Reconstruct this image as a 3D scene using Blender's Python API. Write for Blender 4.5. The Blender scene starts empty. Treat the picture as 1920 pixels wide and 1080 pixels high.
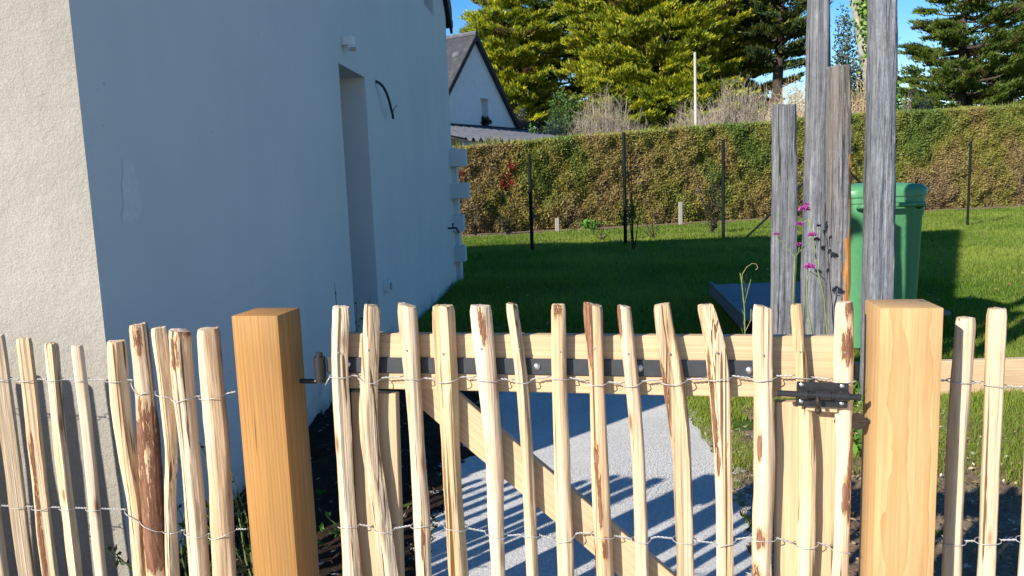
import bpy, bmesh, math, random
import numpy as np
from mathutils import Vector, Matrix, noise as mnoise
R = math.radians
random.seed(7); rng = np.random.default_rng(7)
scene = bpy.context.scene
COL = scene.collection

# ------------------------------------------------------------------ camera, sky, sun, exposure
EYE = 1.22
FPX = 1450.0
PITCH, ROLL = R(7.66), R(-2.1)
camd = bpy.data.cameras.new('camera'); cam = bpy.data.objects.new('camera', camd); COL.objects.link(cam)
camd.sensor_width = 36.0; camd.lens = 36.0*FPX/1920.0
camd.clip_start = 0.05; camd.clip_end = 1500
CM = Matrix.Rotation(math.pi/2-PITCH, 3, 'X') @ Matrix.Rotation(ROLL, 3, 'Z')
cam.matrix_world = Matrix.Translation((0, 0, EYE)) @ CM.to_4x4()
scene.camera = cam
SUN_AZ, SUN_EL = R(47.5), R(27.0)          # the light travels towards +X/+Y
wd = bpy.data.worlds.new('World'); scene.world = wd; wd.use_nodes = True
nt = wd.node_tree; nt.nodes.clear()
sky = nt.nodes.new('ShaderNodeTexSky'); sky.sky_type = 'NISHITA'; sky.sun_disc = False
sky.sun_elevation = SUN_EL; sky.sun_rotation = SUN_AZ + math.pi
sky.air_density = 1.0; sky.dust_density = 0.15; sky.ozone_density = 2.2
hs = nt.nodes.new('ShaderNodeHueSaturation'); hs.inputs['Saturation'].default_value = 1.47; hs.inputs['Hue'].default_value = .507
bg = nt.nodes.new('ShaderNodeBackground'); bg.inputs['Strength'].default_value = 0.098
wo = nt.nodes.new('ShaderNodeOutputWorld')
nt.links.new(sky.outputs[0], hs.inputs['Color']); nt.links.new(hs.outputs[0], bg.inputs['Color']); nt.links.new(bg.outputs[0], wo.inputs['Surface'])
sd = bpy.data.lights.new('sun', 'SUN'); sun = bpy.data.objects.new('sun', sd); COL.objects.link(sun)
sd.energy = 5.0; sd.angle = R(0.53); sd.color = (1.0, 0.93, 0.82)
LDIR = Vector((math.sin(SUN_AZ)*math.cos(SUN_EL), math.cos(SUN_AZ)*math.cos(SUN_EL), -math.sin(SUN_EL)))
sun.rotation_euler = LDIR.to_track_quat('-Z', 'Y').to_euler()
sun.location = (-6, -6, 8)
vs = scene.view_settings
vs.view_transform = 'Standard'; vs.look = 'None'; vs.exposure = 0.85; vs.gamma = 1.0; vs.use_curve_mapping = False

# ------------------------------------------------------------------ placing helpers
CP = Vector((0, 0, EYE))
def ray(u, v): return CM @ Vector(((u-960)/FPX, (540-v)/FPX, -1))
def G(u, v, z=0.0):
    d = ray(u, v); return CP + d*((z-EYE)/d.z)
def atY(u, v, Y):
    d = ray(u, v); return CP + d*(Y/d.y)
def onpl(u, v, p0, n):
    d = ray(u, v); return CP + d*((Vector(p0)-CP).dot(n)/d.dot(n))

# ------------------------------------------------------------------ object helpers
def props(o, label=None, cat=None, group=None, kind=None):
    if label: o['label'] = label
    if cat: o['category'] = cat
    if group: o['group'] = group
    if kind: o['kind'] = kind
    return o
def thing(name, label, cat, loc=(0, 0, 0), group=None):
    o = bpy.data.objects.new(name, None); COL.objects.link(o); o.location = loc; o.empty_display_size = .1
    return props(o, label, cat, group)
def link(name, me, mat, parent=None, smooth=False, sharp=None):
    o = bpy.data.objects.new(name, me); COL.objects.link(o)
    if mat: me.materials.append(mat)
    if smooth:
        me.polygons.foreach_set('use_smooth', np.ones(len(me.polygons), bool))
        if sharp: me.set_sharp_from_angle(angle=R(sharp))
    if parent: o.parent = parent
    return o
def rootloc(p):
    v = Vector((0, 0, 0))
    while p: v = v + p.location; p = p.parent
    return v
def mesh(name, V, F, mat, parent=None, smooth=False, sharp=None, org=None):
    """V in world space; origin at org (world) or at the parent's origin."""
    V = np.asarray([tuple(v) for v in V] if not isinstance(V, np.ndarray) else V, dtype=np.float64)
    b = rootloc(parent) if parent else Vector((0, 0, 0))
    o0 = Vector(org) if org is not None else b
    me = bpy.data.meshes.new(name); me.from_pydata((V-np.array(o0)).tolist(), [], [list(map(int, f)) for f in F]); me.update()
    o = link(name, me, mat, parent, smooth, sharp); o.location = o0-b
    return o
def npmesh(name, V, F, mat, parent=None, col=None, org=None, smooth=False):
    """large meshes of equal-sided faces"""
    b = rootloc(parent) if parent else Vector((0, 0, 0))
    o0 = Vector(org) if org is not None else b
    V = np.asarray(V, np.float32)-np.array(o0, np.float32); F = np.asarray(F, np.int32); k = F.shape[1]
    me = bpy.data.meshes.new(name)
    me.vertices.add(len(V)); me.vertices.foreach_set('co', V.ravel())
    me.loops.add(F.size); me.loops.foreach_set('vertex_index', F.ravel())
    me.polygons.add(len(F)); me.polygons.foreach_set('loop_start', np.arange(0, F.size, k, dtype=np.int32))
    me.update(calc_edges=True)
    if col is not None:
        a = me.attributes.new('col', 'FLOAT_COLOR', 'POINT')
        c = np.ones((len(V), 4), np.float32); c[:, :3] = col; a.data.foreach_set('color', c.ravel())
    o = link(name, me, mat, parent, smooth); o.location = o0-b
    return o
def box_vf(x0, x1, y0, y1, z0, z1):
    V = [(x, y, z) for x in (x0, x1) for y in (y0, y1) for z in (z0, z1)]
    F = [(0, 1, 3, 2), (4, 6, 7, 5), (0, 4, 5, 1), (2, 3, 7, 6), (0, 2, 6, 4), (1, 5, 7, 3)]
    return V, F
def frame_obj(name, me, mat, X, Y, Z, loc, parent=None, **k):
    """object with local axes X,Y,Z at world loc"""
    o = link(name, me, mat, parent, **k)
    M = Matrix((X, Y, Z)).transposed().to_4x4(); M.translation = Vector(loc)-(rootloc(parent) if parent else Vector())
    o.matrix_local = M
    return o
def bevel_box(hx, hy, z0, z1, bev, seg=2, wob=0.0, cuts=0):
    bm = bmesh.new(); V, F = box_vf(-hx, hx, -hy, hy, z0, z1)
    vv = [bm.verts.new(v) for v in V]
    for f in F: bm.faces.new([vv[i] for i in f])
    bmesh.ops.recalc_face_normals(bm, faces=bm.faces)
    if cuts:
        es = [e for e in bm.edges if abs(e.verts[0].co.z-e.verts[1].co.z) > 1e-4]
        bmesh.ops.subdivide_edges(bm, edges=es, cuts=cuts)
    if bev: 
        es = [e for e in bm.edges if len(e.link_faces) == 2 and e.calc_face_angle(0) > .5]
        bmesh.ops.bevel(bm, geom=es, offset=bev, segments=seg, profile=.5, affect='EDGES')
    if wob:
        for v in bm.verts:
            n = mnoise.noise_vector(Vector((v.co.x*3, v.co.y*3, v.co.z*2.2+hx*77+z1*13)))
            v.co.x += n.x*wob; v.co.y += n.y*wob
    me = bpy.data.meshes.new('box'); bm.to_mesh(me); bm.free(); return me
def board(name, p0, p1, width, thick, nrm, mat, parent=None, bev=.002, wob=0.0015, cuts=10):
    """board from p0 to p1, face normal nrm, long axis = local Z (grain)"""
    p0, p1 = Vector(p0), Vector(p1); Z = (p1-p0); L = Z.length; Z.normalize()
    Y = Vector(nrm); Y = (Y-Z*Y.dot(Z)).normalized(); X = Y.cross(Z)
    me = bevel_box(width/2, thick/2, 0, L, bev, 1, wob, cuts)
    return frame_obj(name, me, mat, X, Y, Z, p0, parent, smooth=True, sharp=35)
def tube_vf(pts, rad, sides=6, cap=True, v0=0):
    pts = [Vector(p) for p in pts]; n = len(pts)
    if not hasattr(rad, '__len__'): rad = [rad]*n
    V, F = [], []; up = None
    for i, p in enumerate(pts):
        t = (pts[min(i+1, n-1)]-pts[max(i-1, 0)]).normalized()
        if up is None: up = t.orthogonal().normalized()
        up = (up-t*up.dot(t)); up = up.normalized() if up.length > 1e-6 else t.orthogonal().normalized()
        s = t.cross(up)
        for k in range(sides):
            a = 2*math.pi*k/sides; V.append(tuple(p+(up*math.cos(a)+s*math.sin(a))*rad[i]))
    for i in range(n-1):
        for k in range(sides):
            a, b = i*sides+k, i*sides+(k+1) % sides
            F.append((v0+a, v0+b, v0+b+sides, v0+a+sides))
    if cap:
        F.append(tuple(v0+k for k in reversed(range(sides)))); F.append(tuple(v0+(n-1)*sides+k for k in range(sides)))
    return V, F
class MB:
    def __init__(s): s.V, s.F = [], []
    def add(s, V, F): n = len(s.V); s.V += [tuple(v) for v in V]; s.F += [tuple(i+n for i in f) for f in F]; return s
    def tube(s, pts, rad, sides=6): return s.add(*tube_vf(pts, rad, sides))
    def build(s, name, mat, parent=None, **k): return mesh(name, s.V, s.F, mat, parent, **k)
def sines(P, freq, seed, n=10):
    r = np.random.default_rng(seed); out = np.zeros(len(P))
    for _ in range(n):
        w = r.normal(size=P.shape[1])*freq; out += np.sin(P@w+r.uniform(0, 6.28))
    return out/math.sqrt(n/2)
def unit(A): return A/np.maximum(np.linalg.norm(A, axis=1, keepdims=True), 1e-9)
def leaves(P, D, N, L, W, quad=False):
    """leaf faces: base P, direction D, normal-ish N, length L, width W"""
    n = len(P); D = unit(D); S = unit(np.cross(D, N)); L = np.broadcast_to(L, n)[:, None]; W = np.broadcast_to(W, n)[:, None]
    if quad:
        bend = unit(np.cross(S, D))
        V = np.stack([P, P+D*L*.5+S*W*.5+bend*W*.12, P+D*L, P+D*L*.5-S*W*.5+bend*W*.12], 1).reshape(-1, 3)
        return V, np.arange(4*n).reshape(-1, 4)
    V = np.stack([P-S*W*.5, P+S*W*.5, P+D*L], 1).reshape(-1, 3)
    return V, np.arange(3*n).reshape(-1, 3)

# ------------------------------------------------------------------ materials
class NT:
    def __init__(s, name):
        s.m = bpy.data.materials.new(name); s.m.use_nodes = True; s.t = s.m.node_tree; s.t.nodes.clear()
        s.out = s.n('ShaderNodeOutputMaterial'); s.b = s.n('ShaderNodeBsdfPrincipled'); s.l(s.b.outputs[0], s.out.inputs['Surface'])
    def n(s, typ, **k):
        x = s.t.nodes.new(typ)
        for a, v in k.items(): setattr(x, a, v)
        return x
    def l(s, a, b): s.t.links.new(a, b)
    def coord(s, scale=(1, 1, 1), rnd=True, kind='Object'):
        tc = s.n('ShaderNodeTexCoord'); o = tc.outputs[kind]
        if rnd:
            oi = s.n('ShaderNodeObjectInfo'); m = s.n('ShaderNodeMath', operation='MULTIPLY'); m.inputs[1].default_value = 37.0
            s.l(oi.outputs['Random'], m.inputs[0]); va = s.n('ShaderNodeVectorMath', operation='ADD')
            s.l(o, va.inputs[0]); s.l(m.outputs[0], va.inputs[1]); o = va.outputs[0]
        mp = s.n('ShaderNodeMapping'); mp.inputs['Scale'].default_value = scale; s.l(o, mp.inputs['Vector']); return mp.outputs[0]
    def noise(s, vec, scale=1, detail=4, rough=.55, dist=0.0):
        x = s.n('ShaderNodeTexNoise'); x.inputs['Scale'].default_value = scale; x.inputs['Detail'].default_value = detail
        x.inputs['Roughness'].default_value = rough; x.inputs['Distortion'].default_value = dist
        s.l(vec, x.inputs['Vector']); return x.outputs['Fac']
    def ramp(s, fac, stops, interp='LINEAR'):
        r = s.n('ShaderNodeValToRGB'); e = r.color_ramp; e.interpolation = interp
        while len(e.elements) < len(stops): e.elements.new(.5)
        for el, (p, c) in zip(e.elements, stops):
            el.position = p; el.color = (*c, 1) if hasattr(c, '__len__') else (c, c, c, 1)
        s.l(fac, r.inputs['Fac']); return r.outputs['Color']
    def mix(s, fac, a, b, mode='MIX'):
        x = s.n('ShaderNodeMix', data_type='RGBA', blend_type=mode)
        for i, v in ((0, fac), (6, a), (7, b)):
            if isinstance(v, bpy.types.NodeSocket): s.l(v, x.inputs[i])
            elif i == 0: x.inputs[0].default_value = v
            else: x.inputs[i].default_value = (*v, 1)
        return x.outputs[2]
    def math(s, op, a, b=0.0, clamp=False):
        x = s.n('ShaderNodeMath', operation=op, use_clamp=clamp)
        for i, v in enumerate((a, b)):
            if isinstance(v, bpy.types.NodeSocket): s.l(v, x.inputs[i])
            else: x.inputs[i].default_value = v
        return x.outputs[0]
    def attr(s, name): x = s.n('ShaderNodeAttribute'); x.attribute_name = name; return x
    def bump(s, h, strength=.3, dist=.005, base=None):
        x = s.n('ShaderNodeBump'); x.inputs['Strength'].default_value = strength; x.inputs['Distance'].default_value = dist
        s.l(h, x.inputs['Height'])
        if base is not None: s.l(base, x.inputs['Normal'])
        return x.outputs[0]
    def fin(s, col, rough=.7, nrm=None, spec=.3, metal=0.0):
        if isinstance(col, bpy.types.NodeSocket): s.l(col, s.b.inputs['Base Color'])
        else: s.b.inputs['Base Color'].default_value = (*col, 1)
        if isinstance(rough, bpy.types.NodeSocket): s.l(rough, s.b.inputs['Roughness'])
        else: s.b.inputs['Roughness'].default_value = rough
        s.b.inputs['Specular IOR Level'].default_value = spec; s.b.inputs['Metallic'].default_value = metal
        if nrm is not None: s.l(nrm, s.b.inputs['Normal'])
        return s.m
def plain(name, col, rough=.6, spec=.3, metal=0.0, var=.12, bump=.15, scale=30):
    t = NT(name); c = t.coord(); n = t.noise(c, scale, 4)
    k = t.ramp(n, [(.3, 1-var), (.7, 1+var)]); 
    return t.fin(t.mix(1.0, tuple(col), k, 'MULTIPLY'), rough, t.bump(n, bump, .003), spec, metal)
def picket_mat(name, light, mid, dark, fib=1.0):
    t = NT(name); c = t.coord((1, 1, 1))
    s1 = t.coord((26, 26, 1.3)); s2 = t.coord((190, 190, 4 if fib < 1.2 else 1.6)); s3 = t.coord((5, 5, 3)); s4 = t.coord((60, 60, 9))
    n1 = t.noise(s1, 1, 5, .6, .6); n2 = t.noise(s2, 1, 3, .6); n3 = t.noise(s3, 1, 3); n4 = t.noise(s4, 1, 4, .6)
    col = t.ramp(n1, [(.25, dark), (.45, mid), (.62, light), (.85, tuple(min(1, x*1.08) for x in light))])
    g = t.ramp(n2, [(.3, 1-.28*fib), (.6, 1.04)]); col = t.mix(1.0, col, g, 'MULTIPLY')
    col = t.mix(t.ramp(n3, [(.55, 0), (.8, .45)]), col, (mid[0]*.8, mid[1]*.72, mid[2]*.6))
    # specks where the bark knife left fibres
    col = t.mix(t.ramp(n4, [(.68, 0), (.74, .5)]), col, (.28, .14, .07))
    ck = t.noise(t.coord((85, 85, 1.1)), 1, 2, .5, .8); ckf = t.ramp(ck, [(.24+.07*fib, .0), (.28+.07*fib, 1)]); col = t.mix(ckf, (.16, .085, .035), col)
    oi = t.n('ShaderNodeObjectInfo'); hv = t.n('ShaderNodeHueSaturation'); t.l(col, hv.inputs['Color'])
    t.l(t.ramp(oi.outputs['Random'], [(0, .84), (1, 1.06)]), hv.inputs['Value'])
    w = t.n('ShaderNodeTexWhiteNoise', noise_dimensions='1D'); t.l(oi.outputs['Random'], w.inputs['W'])
    t.l(t.ramp(w.outputs['Value'], [(0, .8), (1, 1.05)]), hv.inputs['Saturation']); col = hv.outputs[0]
    vk = t.n('ShaderNodeTexVoronoi'); vk.inputs['Scale'].default_value = 1.0; t.l(t.coord((34, 34, 9)), vk.inputs['Vector']); kb = t.n('ShaderNodeRGBToBW'); t.l(vk.outputs['Color'], kb.inputs[0])
    kf = t.math('MULTIPLY', t.ramp(vk.outputs['Distance'], [(.10, 1), (.2, .45), (.34, 0)]), t.ramp(kb.outputs[0], [(.66, 0), (.70, .9)])); col = t.mix(kf, col, (.23, .11, .045))
    big = t.noise(t.coord((16, 16, 2.2)), 1, 3, .6); col = t.mix(1.0, col, t.ramp(big, [(.32, .80), (.6, 1.03)]), 'MULTIPLY')
    ba = t.attr('bark').outputs['Fac']; bn = t.noise(t.coord((75, 75, 9)), 1, 6, .75, .5)
    bf = t.ramp(t.math('ADD', ba, t.math('MULTIPLY', t.math('SUBTRACT', bn, .5), 2.4)), [(.5, 0), (.58, 1)])
    bc = t.ramp(bn, [(.3, (.07, .028, .02)), (.5, (.19, .085, .05)), (.68, (.34, .19, .12))])
    rim = t.ramp(t.math('ADD', ba, t.math('MULTIPLY', t.math('SUBTRACT', bn, .5), 2.4)), [(.22, 0), (.5, .6)])
    col = t.mix(rim, col, (.50, .26, .10)); col = t.mix(bf, col, bc)
    h = t.math('ADD', t.math('ADD', t.math('MULTIPLY', n2, .5*fib), t.math('MULTIPLY', ckf, .7)), t.math('ADD', n1, t.math('MULTIPLY', bf, t.math('MULTIPLY', bn, 1.6))))
    return t.fin(col, .66, t.bump(h, .8, .005), .2)
def sawn_mat(name, light, dark, ring=14.0, dist=2.0, off=(.0, .0, 0), bumpk=.25, fac=.8, zs=.07):
    t = NT(name); c = t.coord((1, 1, 1)); 
    mp = t.n('ShaderNodeMapping'); mp.inputs['Location'].default_value = off; mp.inputs['Scale'].default_value = (1, 1, zs)
    tc = t.n('ShaderNodeTexCoord'); t.l(tc.outputs['Object'], mp.inputs['Vector'])
    w = t.n('ShaderNodeTexWave', wave_type='RINGS', rings_direction='Z', wave_profile='SAW')
    w.inputs['Scale'].default_value = ring; w.inputs['Distortion'].default_value = dist; w.inputs['Detail'].default_value = 3; w.inputs['Detail Scale'].default_value = 1.4
    t.l(mp.outputs[0], w.inputs['Vector'])
    n2 = t.noise(t.coord((230, 230, 5)), 1, 4, .6); n3 = t.noise(t.coord((7, 7, 2.2)), 1, 3); n5 = t.noise(t.coord((60, 60, 1.2)), 1, 4, .6, .3)
    mid = tuple((a+b)/2 for a, b in zip(light, dark))
    k = t.math('ADD', t.math('MULTIPLY', w.outputs['Fac'], .55), t.math('MULTIPLY', n5, .5))
    col = t.ramp(k, [(.15, light), (.5, tuple(a*.5+b*.5 for a, b in zip(light, mid))), (.78, mid), (.95, dark)])
    col = t.mix(1.0, col, t.ramp(n2, [(.3, .80), (.65, 1.05)]), 'MULTIPLY')
    col = t.mix(1.0, col, t.ramp(n3, [(.3, .88), (.7, 1.08)]), 'MULTIPLY')
    kn = t.noise(t.coord((9, 9, 4)), 1, 2, .5); col = t.mix(t.ramp(kn, [(.76, 0), (.8, .5)]), col, dark)
    ck = t.noise(t.coord((34, 34, .9)), 1, 2, .5, .6); ckf = t.ramp(ck, [(.262, 0), (.285, 1)]); col = t.mix(ckf, tuple(x*.3 for x in dark), col)
    h = t.math('ADD', t.math('ADD', t.math('MULTIPLY', n2, .8), k), ckf)
    return t.fin(col, .6, t.bump(h, bumpk, .002), .25)
def leaf_mat(name, trans=.3, rough=.5, spec=.25):
    t = NT(name); a = t.attr('col').outputs['Color']
    t.fin(a, rough, None, spec); tr = t.n('ShaderNodeBsdfTranslucent')
    g = t.n('ShaderNodeHueSaturation'); g.inputs['Saturation'].default_value = 1.1; g.inputs['Value'].default_value = 1.2; t.l(a, g.inputs['Color']); t.l(g.outputs[0], tr.inputs['Color'])
    mx = t.n('ShaderNodeMixShader'); mx.inputs[0].default_value = trans
    t.l(t.b.outputs[0], mx.inputs[1]); t.l(tr.outputs[0], mx.inputs[2]); t.l(mx.outputs[0], t.out.inputs['Surface']); return t.m
M = {}
M['picket'] = picket_mat('peeled_chestnut', (.78, .595, .40), (.68, .475, .285), (.52, .325, .17), .9)
M['picket_split'] = picket_mat('split_chestnut', (.78, .605, .40), (.68, .48, .275), (.42, .25, .115), 1.6)
M['post_orange'] = sawn_mat('oiled_douglas', (.39, .205, .066), (.25, .112, .032), 38, 1.6, (.16, .09, 0), .18)
M['post_pale'] = sawn_mat('raw_douglas', (.54, .345, .16), (.35, .185, .068), 16, 5.0, (.02, .11, 0), .22, zs=.22)
M['board'] = sawn_mat('sawn_oak_board', (.60, .43, .26), (.47, .315, .18), 20, 1.5, (.2, .03, 0), .3)
M['black_metal'] = plain('black_powder_coat', (.018, .018, .02), .42, .5, .0, .2, .1, 60)
M['strap_metal'] = plain('black_strap_steel', (.035, .038, .045), .5, .5, .0, .15, .08, 50)
M['fence_metal'] = plain('dark_green_fence_metal', (.008, .011, .010), .8, .15)
M['zinc'] = plain('zinc', (.62, .63, .64), .35, .5, .9, .15, .1, 120)
M['wire'] = plain('galvanised_wire', (.40, .395, .39), .5, .5, .35, .25, .2, 200)
M['rust_metal'] = plain('browned_steel', (.035, .025, .02), .6, .4, .3, .3, .3, 60)
def stucco():
    t = NT('white_render'); tc = t.n('ShaderNodeTexCoord'); v = tc.outputs['Object']
    a = t.noise(v, 1.1, 4, .6); b = t.noise(v, 240, 3, .6); d = t.noise(v, 14, 4, .6); sp = t.noise(v, 26, 2, .5); st = t.noise(t.coord((5, 5, .35), False), 1, 4, .6)
    col = t.ramp(a, [(.3, (.59, .59, .585)), (.7, (.65, .645, .63))])
    col = t.mix(1.0, col, t.ramp(st, [(.35, .98), (.6, 1.0)]), 'MULTIPLY')
    col = t.mix(t.ramp(sp, [(.755, 0), (.775, .55)]), col, (.30, .29, .27))
    sx = t.n('ShaderNodeSeparateXYZ'); t.l(v, sx.inputs[0]); dn = t.noise(v, 7, 5, .7)
    dirt = t.ramp(t.math('ADD', t.math('MULTIPLY', sx.outputs['Z'], -2.2), t.math('MULTIPLY', dn, 1.3)), [(.35, 0), (.75, .55)]); col = t.mix(dirt, col, (.26, .22, .16))
    h = t.math('ADD', b, t.math('MULTIPLY', d, 1.5))
    return t.fin(col, .85, t.bump(h, .35, .003), .15)
M['stucco'] = stucco()
M['stucco_patch'] = plain('bare_render_patch', (.65, .645, .63), .9, .1, 0, .05, .3, 60)
M['far_wall'] = plain('painted_wall', (.70, .71, .72), .85, .15, 0, .05, .1, 4)
def front_render():  # white house's front, coloured darker so full sun does not clip it
    t = NT('toned_down_render'); tc = t.n('ShaderNodeTexCoord'); v = tc.outputs['Object']
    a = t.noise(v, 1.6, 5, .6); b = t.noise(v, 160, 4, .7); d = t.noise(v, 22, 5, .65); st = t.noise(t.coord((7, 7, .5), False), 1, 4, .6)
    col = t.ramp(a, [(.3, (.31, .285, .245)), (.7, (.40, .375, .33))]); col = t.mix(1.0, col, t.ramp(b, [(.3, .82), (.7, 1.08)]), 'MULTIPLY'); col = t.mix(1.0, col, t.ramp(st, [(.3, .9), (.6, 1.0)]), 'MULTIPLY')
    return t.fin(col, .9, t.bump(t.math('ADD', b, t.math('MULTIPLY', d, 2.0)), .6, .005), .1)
M['front_render'] = front_render()
def slate_mat():
    t = NT('slate'); br = t.n('ShaderNodeTexBrick'); c = t.coord((1, 1, 1), False, 'Object'); t.l(c, br.inputs['Vector'])
    n = t.noise(t.coord((1, 1, 1), False), 3.0, 5, .65); n2 = t.noise(t.coord((1, 1, 1), False), 22, 3)
    col = t.ramp(n, [(.3, (.028, .03, .036)), (.6, (.055, .057, .06)), (.75, (.12, .12, .11))]); col = t.mix(1, col, t.ramp(n2, [(.3, .75), (.7, 1.2)]), 'MULTIPLY')
    return t.fin(col, .6, t.bump(n2, .4, .01), .3)
M['slate'] = slate_mat()
M['barge'] = plain('dark_barge', (.02, .02, .024), .6, .3)
M['corrugated'] = plain('fibre_cement', (.10, .105, .12), .75, .25, 0, .25, .2, 5)
M['white_trim'] = plain('white_trim', (.78, .78, .77), .6, .3, 0, .04, .05)
M['plastic_white'] = plain('white_plastic', (.72, .73, .72), .4, .5, 0, .03, .02)
M['plastic_dark'] = plain('dark_plastic', (.03, .035, .045), .35, .5, 0, .05, .02)
M['door'] = plain('grey_door', (.30, .32, .34), .5, .4, 0, .05, .05)
def glass():
    t = NT('window_glass'); t.fin((.02, .025, .03), .05, None, .6); return t.m
M['glass'] = glass()
M['bin'] = plain('green_bin_plastic', (.075, .245, .11), .42, .45, 0, .08, .06, 40)
M['bin_dark'] = plain('black_rubber', (.02, .022, .02), .6, .3)  # even black of the bin wheels and the flower pot
def weathered(name, stain=False):
    t = NT(name); n1 = t.noise(t.coord((30, 30, 1.5)), 1, 6, .65, 1.2); n2 = t.noise(t.coord((150, 150, 6)), 1, 4, .7, .4); n3 = t.noise(t.coord((6, 6, 1.8)), 1, 4)
    ck = t.noise(t.coord((48, 48, 1.0)), 1, 3, .6, 1.6); ckf = t.ramp(ck, [(.31, 0), (.38, 1)]); ch = t.noise(t.coord((40, 40, 26)), 1, 4, .7)
    col = t.ramp(n1, [(.28, (.09, .098, .118)), (.45, (.155, .165, .19)), (.6, (.215, .225, .25)), (.78, (.33, .335, .35))])
    col = t.mix(1, col, t.ramp(n2, [(.3, .6), (.62, 1.18)]), 'MULTIPLY'); col = t.mix(1, col, t.ramp(ch, [(.3, .75), (.65, 1.1)]), 'MULTIPLY')
    col = t.mix(t.ramp(n3, [(.48, 0), (.68, .35)]), col, (.19, .185, .18))
    col = t.mix(ckf, (.03, .03, .033), col)
    if stain:
        col = t.mix(.4, col, t.mix(1, col, (1.15, .95, .78), 'MULTIPLY')); col = t.mix(t.ramp(n3, [(.42, 0), (.62, .45)]), col, (.19, .155, .12))
        a = t.attr('bark').outputs['Fac']; f = t.ramp(t.math('ADD', a, t.math('MULTIPLY', t.math('SUBTRACT', t.noise(t.coord((26, 26, 7)), 1, 5, .7, .6), .5), 2.0)), [(.46, 0), (.6, .92)])
        col = t.mix(f, col, t.ramp(n2, [(.3, (.20, .075, .03)), (.5, (.40, .17, .045)), (.68, (.56, .32, .10))]))
    h = t.math('ADD', t.math('ADD', n1, t.math('MULTIPLY', n2, .6)), t.math('MULTIPLY', ckf, .8))
    return t.fin(col, .9, t.bump(h, 1.0, .012), .12)
M['grey_oak'] = weathered('weathered_grey_oak'); M['grey_oak_stain'] = weathered('weathered_grey_oak_with_orange_rot', True)
M['deck'] = sawn_mat('grey_deck_board', (.26, .26, .26), (.15, .15, .155), 20, 2, (.1, .1, 0), .4)
M['bark_dark'] = plain('dark_bark', (.055, .042, .034), .9, .1, 0, .45, .8, 6)
M['bark_pale'] = plain('pale_bark', (.30, .27, .23), .9, .1, 0, .4, .6, 6)
M['twig'] = plain('grey_twig', (.25, .21, .175), .9, .1, 0, .3, .1, 2)
M['twig_tan'] = plain('tan_twig', (.40, .31, .19), .9, .1, 0, .3, .1, 2)
M['stem'] = plain('plant_stem', (.16, .20, .06), .6, .3, 0, .2, .1, 50)
M['stem_dry'] = plain('dry_stem', (.30, .27, .13), .7, .2, 0, .2, .1, 50)
M['pole_white'] = plain('bleached_pole', (.42, .40, .36), .8, .2, 0, .1, .2, 10)
M['concrete'] = plain('concrete', (.26, .25, .23), .9, .1, 0, .15, .4, 20)
M['leaf'] = leaf_mat('leaf', .28); M['needle'] = leaf_mat('cypress_spray', .42, .6, .15); M['grassblade'] = leaf_mat('grass_blade', .45, .5, .25)
M['petal'] = leaf_mat('petal', .25, .6, .2); M['dry'] = leaf_mat('dry_litter', .05, .9, .1)
def gravel():
    t = NT('white_gravel'); tc = t.n('ShaderNodeTexCoord'); v = tc.outputs['Object']
    vo = t.n('ShaderNodeTexVoronoi'); vo.inputs['Scale'].default_value = 190; t.l(v, vo.inputs['Vector'])
    bw = t.n('ShaderNodeRGBToBW'); t.l(vo.outputs['Color'], bw.inputs[0])
    n = t.noise(v, 2.2, 4); n2 = t.noise(v, 420, 2)
    col = t.ramp(bw.outputs[0], [(.15, (.42, .41, .395)), (.4, (.52, .51, .49)), (.85, (.62, .61, .59))])
    col = t.mix(1, col, t.ramp(n, [(.3, .88), (.7, 1.05)]), 'MULTIPLY'); col = t.mix(1, col, t.ramp(n2, [(.3, .8), (.7, 1.1)]), 'MULTIPLY')
    h = t.math('SUBTRACT', 1.0, vo.outputs['Distance']); return t.fin(col, .9, t.bump(h, .4, .004), .15)
M['gravel'] = gravel()
def soil(name, c1, c2, c3):
    t = NT(name); tc = t.n('ShaderNodeTexCoord'); v = tc.outputs['Object']
    n = t.noise(v, 9, 8, .7); n2 = t.noise(v, 90, 4, .7); col = t.ramp(n, [(.3, c1), (.55, c2), (.75, c3)])
    col = t.mix(1, col, t.ramp(n2, [(.3, .6), (.7, 1.25)]), 'MULTIPLY')
    return t.fin(col, .95, t.bump(t.math('ADD', n2, n), .8, .012), .1)
M['bounce_paving'] = soil('pale_bounce_paving', (.42, .40, .36), (.50, .475, .43), (.56, .53, .48))  # kept pale for the light it throws back onto the house wall
M['soil'] = soil('dark_bed_soil', (.018, .012, .008), (.04, .027, .018), (.075, .052, .035))
M['soil_pale'] = soil('dry_bare_soil', (.14, .095, .06), (.25, .18, .12), (.36, .28, .20))
M['ground'] = soil('earth', (.05, .05, .02), (.07, .07, .03), (.10, .09, .05))
M['lawn'] = soil('lawn_turf', (.05, .095, .015), (.07, .125, .02), (.09, .13, .03))
M['hedge_core'] = soil('hedge_core', (.035, .022, .012), (.06, .04, .02), (.09, .065, .035))

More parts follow.
